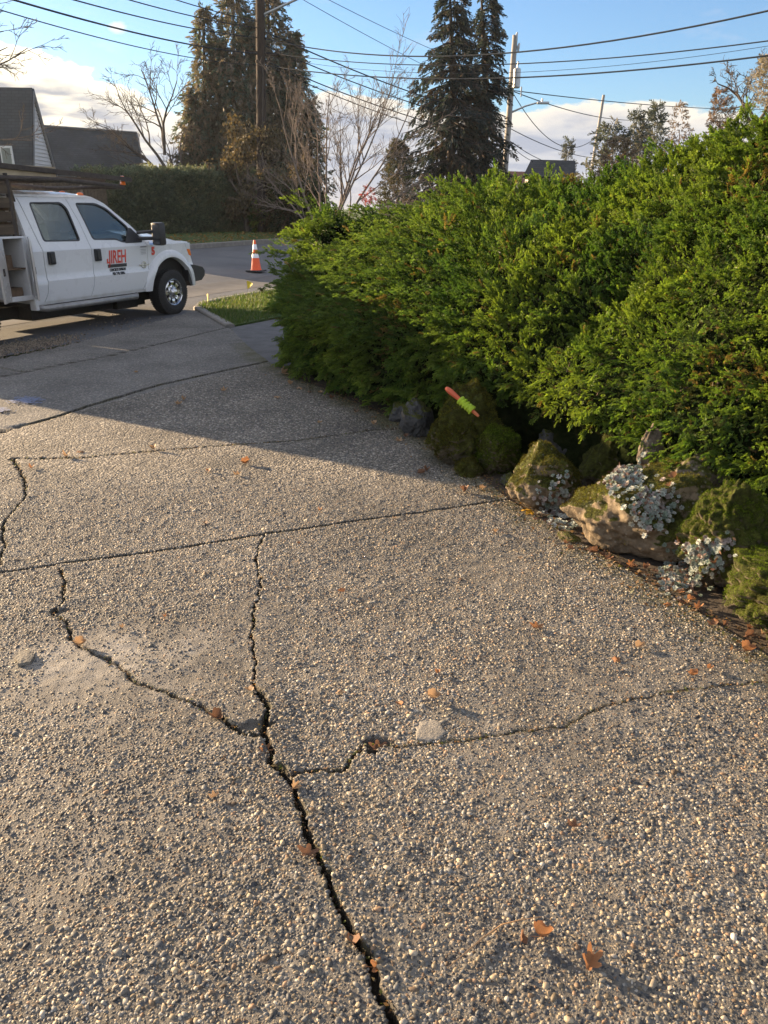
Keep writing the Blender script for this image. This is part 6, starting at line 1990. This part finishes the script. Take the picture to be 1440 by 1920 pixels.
wire('upper diagonal wire from the dark pole down behind the spruces to the far pole', (494, 58, D1), (951, 228, D2), 3.0, .3)
wire('second diagonal wire from the dark pole to the far pole', (494, 84, D1), (950, 240, D2), 2.6, .35)
wire('third diagonal wire from the dark pole to the far pole', (494, 112, D1), (949, 262, D2), 2.6, .4)
wire('lowest diagonal wire from the dark pole to the far pole', (494, 118, D1), (948, 268, D2), 2.2, .55)
wire('faint slanting wire high above the bare tree', (545, -14, 34), (945, 190, D2), 1.2, .2)
wire('faint slanting wire highest to the right above the bare tree', (590, -14, 34), (960, 150, D2), 1.2, .2)
wire('wire from the far pole rising slightly to the right behind the juniper', (964, 170, D2), (1440, 205, 95), 1.8, .3)
wire('wire from the far pole sloping down right to the third pole', (964, 172, D2), (1205, 225, 95), 1.8, .5)
wire('slack wire looping from the far pole down to the third pole', (964, 178, D2), (1119, 256, 76), 1.8, 1.75)
wire('straight wire from low on the far pole down to the right', (955, 240, D2), (1112, 296, 76), 1.8, .3)
wire('steep service wire from the far pole to the dark far roof', (953, 262, D2), (1020, 302, 61), 1.8, .1)
wire('second steep service wire below the first to the dark far roof', (952, 268, D2), (1000, 303, 61), 1.6, .1)

# =================================================================== SKY, SUN, CAMERA
SUN_AZ = R(-58.8); SUN_EL = R(12.5)
world = bpy.data.worlds.new("World"); scene.world = world; world.use_nodes = True
nt = world.node_tree; nt.nodes.clear()
def wn(t, **k):
    n = nt.nodes.new(t)
    for a, v in k.items(): setattr(n, a, v)
    return n
def wm(op, a, b=0.0, c=None, clamp=False):
    n = wn('ShaderNodeMath', operation=op); n.use_clamp = clamp
    for i, v in enumerate((a, b) if c is None else (a, b, c)):
        if hasattr(v, 'links'): nt.links.new(v, n.inputs[i])
        else: n.inputs[i].default_value = v
    return n.outputs[0]
def wramp(f, stops):
    n = wn('ShaderNodeValToRGB'); e = n.color_ramp.elements
    while len(e) < len(stops): e.new(.5)
    for q, (p, c) in zip(e, stops):
        q.position = p; q.color = (*(c if hasattr(c, '__len__') else (c, c, c)), 1)
    nt.links.new(f, n.inputs[0]); return n.outputs[0]
def wmix(f, a, b):
    n = wn('ShaderNodeMix', data_type='RGBA')
    for i, v in ((0, f), (6, a), (7, b)):
        if hasattr(v, 'links'): nt.links.new(v, n.inputs[i])
        else: n.inputs[i].default_value = v if not isinstance(v, tuple) else (*v, 1)
    return n.outputs[2]
sky = wn('ShaderNodeTexSky'); sky.sky_type = 'NISHITA'; sky.sun_disc = False
sky.sun_elevation = SUN_EL; sky.sun_rotation = SUN_AZ; sky.air_density = 1.0; sky.dust_density = .6; sky.ozone_density = 2.0
tc = wn('ShaderNodeTexCoord'); sx = wn('ShaderNodeSeparateXYZ'); nt.links.new(tc.outputs['Generated'], sx.inputs[0])
el = wm('MULTIPLY', wm('ARCSINE', sx.outputs[2]), 180 / PI)           # degrees
az = wm('MULTIPLY', wm('ARCTAN2', sx.outputs[0], sx.outputs[1]), 180 / PI)
cb = wn('ShaderNodeCombineXYZ'); nt.links.new(wm('MULTIPLY', az, .16), cb.inputs[0]); nt.links.new(wm('MULTIPLY', el, .42), cb.inputs[1])
def wnoise(scale, detail=6, rough=.55, off=0.0, stretch=1.0):
    m = wn('ShaderNodeMapping'); m.inputs['Location'].default_value = (off, off * .7, 0); m.inputs['Scale'].default_value = (1, stretch, 1)
    nt.links.new(cb.outputs[0], m.inputs['Vector'])
    n = wn('ShaderNodeTexNoise'); n.inputs['Scale'].default_value = scale; n.inputs['Detail'].default_value = detail; n.inputs['Roughness'].default_value = rough
    nt.links.new(m.outputs[0], n.inputs['Vector']); return n.outputs['Fac']
def wgauss(c, w):
    d = wm('DIVIDE', wm('SUBTRACT', az, c), w)
    return wm('EXPONENT', wm('MULTIPLY', wm('MULTIPLY', d, d), -1.0))
n1 = wnoise(2.3, 9, .58, 3.1); n2 = wnoise(.55, 4, .5, 7.7)
left = wm('MULTIPLY', wm('ADD', az, 12.0), -1 / 14.0, clamp=True)       # 0 ahead, 1 towards the sun
top = wm('ADD', 4.6, wm('MULTIPLY', wm('SUBTRACT', n2, .5), 2.6))
for c, w, h in ((-23, 8, 3.9), (-2, 5.5, 2.3), (13, 8, 1.7), (40, 18, .8), (-50, 14, 3.0), (-4, 2, .5)):
    top = wm('ADD', top, wm('MULTIPLY', wgauss(c, w), h))
dcl = wm('ADD', wm('SUBTRACT', top, el), wm('MULTIPLY', wm('SUBTRACT', n1, .5), 2.6))
mask = wm('MULTIPLY', dcl, 3.6, clamp=True)
inner = wm('MULTIPLY', wm('SUBTRACT', dcl, .15), .62, clamp=True)
# bright rims, grey bodies, warm low band
ns = wnoise(1.1, 6, .5, 15.3, 2.2)
rim = wmix(left, (4.4, 4.0, 3.4), (8.5, 7.6, 5.6))
bodyc = wmix(left, (1.9, 2.05, 2.45), (2.2, 2.15, 2.15))
streak = wramp(ns, [(.44, 0.0), (.56, 1.0)])
bodyc = wmix(wm('MULTIPLY', streak, .75), bodyc, wmix(left, (2.9, 2.9, 3.0), (7.5, 6.5, 4.6)))
warm = wm('MULTIPLY', wm('SUBTRACT', 1.7, el), .55, clamp=True)
bodyc = wmix(wm('MULTIPLY', warm, .55), bodyc, wmix(left, (3.3, 2.8, 2.5), (5.0, 4.2, 2.8)))
cloud = wmix(inner, rim, bodyc)
skyb = wn('ShaderNodeMix', data_type='RGBA', blend_type='MULTIPLY'); skyb.inputs[0].default_value = 1; nt.links.new(sky.outputs[0], skyb.inputs[6]); skyb.inputs[7].default_value = (.62, .74, .92, 1); skyb = skyb.outputs[2]
# thin high wisps
nw = wnoise(.8, 7, .6, 31.0, 1.2)
wisp = wm('MULTIPLY', wm('SUBTRACT', nw, .60), 3.2, clamp=True)
wisp = wm('MULTIPLY', wisp, wm('MULTIPLY', wm('SUBTRACT', 40.0, el), .04, clamp=True))
skyc = wmix(wm('MULTIPLY', wisp, .6), skyb, wmix(left, (3.4, 3.3, 3.5), (5, 4.6, 4.0)))
# one small puff above the hedge
pa = wm('DIVIDE', wm('SUBTRACT', az, -16.6), .75); pe = wm('DIVIDE', wm('SUBTRACT', el, 10.15), .42)
pf = wm('SUBTRACT', wm('EXPONENT', wm('MULTIPLY', wm('ADD', wm('MULTIPLY', pa, pa), wm('MULTIPLY', pe, pe)), -1.0)), wm('MULTIPLY', wnoise(5.0, 6, .65, 3.0), 1.0))
skyc = wmix(wm('MULTIPLY', wm('MULTIPLY', pf, 2.6, clamp=True), .8), skyc, (4.4, 4.2, 3.8))
fin = wmix(mask, skyc, cloud)
# broken bright cloud added overhead and behind, out of view, for ambient fill
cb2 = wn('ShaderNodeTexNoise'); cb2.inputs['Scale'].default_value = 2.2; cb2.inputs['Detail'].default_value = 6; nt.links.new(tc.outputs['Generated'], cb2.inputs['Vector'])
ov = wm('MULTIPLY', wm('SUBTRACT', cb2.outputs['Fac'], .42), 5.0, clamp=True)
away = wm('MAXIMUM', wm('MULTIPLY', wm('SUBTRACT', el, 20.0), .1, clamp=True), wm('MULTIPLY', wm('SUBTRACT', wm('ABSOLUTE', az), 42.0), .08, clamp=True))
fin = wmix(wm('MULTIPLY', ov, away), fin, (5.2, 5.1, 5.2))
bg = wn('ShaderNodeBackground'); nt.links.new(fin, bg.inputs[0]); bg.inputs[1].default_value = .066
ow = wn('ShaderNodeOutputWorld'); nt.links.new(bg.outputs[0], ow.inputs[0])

sl = bpy.data.lights.new('sun', 'SUN'); sl.energy = 5.0; sl.angle = R(.5); sl.color = (1.0, .73, .44)
so = bpy.data.objects.new('sun', sl); COL.objects.link(so)
tos = Vector((math.sin(SUN_AZ) * math.cos(SUN_EL), math.cos(SUN_AZ) * math.cos(SUN_EL), math.sin(SUN_EL)))
so.rotation_euler = (-tos).to_track_quat('-Z', 'Y').to_euler(); so.location = tos * 60

cam = bpy.data.cameras.new('camera'); co = bpy.data.objects.new('camera', cam); COL.objects.link(co)
cam.sensor_fit = 'HORIZONTAL'; cam.sensor_width = 36; cam.lens = 36 * FPX / 1440
cam.clip_start = .05; cam.clip_end = 3000
co.location = (0, 0, EYE); co.rotation_euler = (PI / 2 - PITCH, 0, 0)
scene.camera = co
scene.view_settings.view_transform = 'Standard'; scene.view_settings.look = 'None'
scene.view_settings.exposure = 2.0; scene.view_settings.gamma = 1
scene.cycles.max_bounces = 6; scene.cycles.transparent_max_bounces = 16
scene.cycles.use_denoising = True
scene.render.resolution_x = 768; scene.render.resolution_y = 1024

# thin haze volume added to imitate a lens flare veil
hb = MB(); hb.box((0, 0, 9.0), (900, 900, 21.0))
hm = bpy.data.materials.new('flare_haze'); hm.use_nodes = True; hm.node_tree.nodes.clear()
ho = hm.node_tree.nodes.new('ShaderNodeOutputMaterial'); hv = hm.node_tree.nodes.new('ShaderNodeVolumePrincipled')
hv.inputs['Color'].default_value = (.82, .9, 1.0, 1); hv.inputs['Density'].default_value = .00022; hv.inputs['Anisotropy'].default_value = .45
hm.node_tree.links.new(hv.outputs[0], ho.inputs['Volume'])
tag(hb.build('haze', hm), 'thin pale haze added over the street to imitate lens flare', kind='stuff')
scene.cycles.volume_bounces = 0
scene.cycles.volume_max_steps = 64
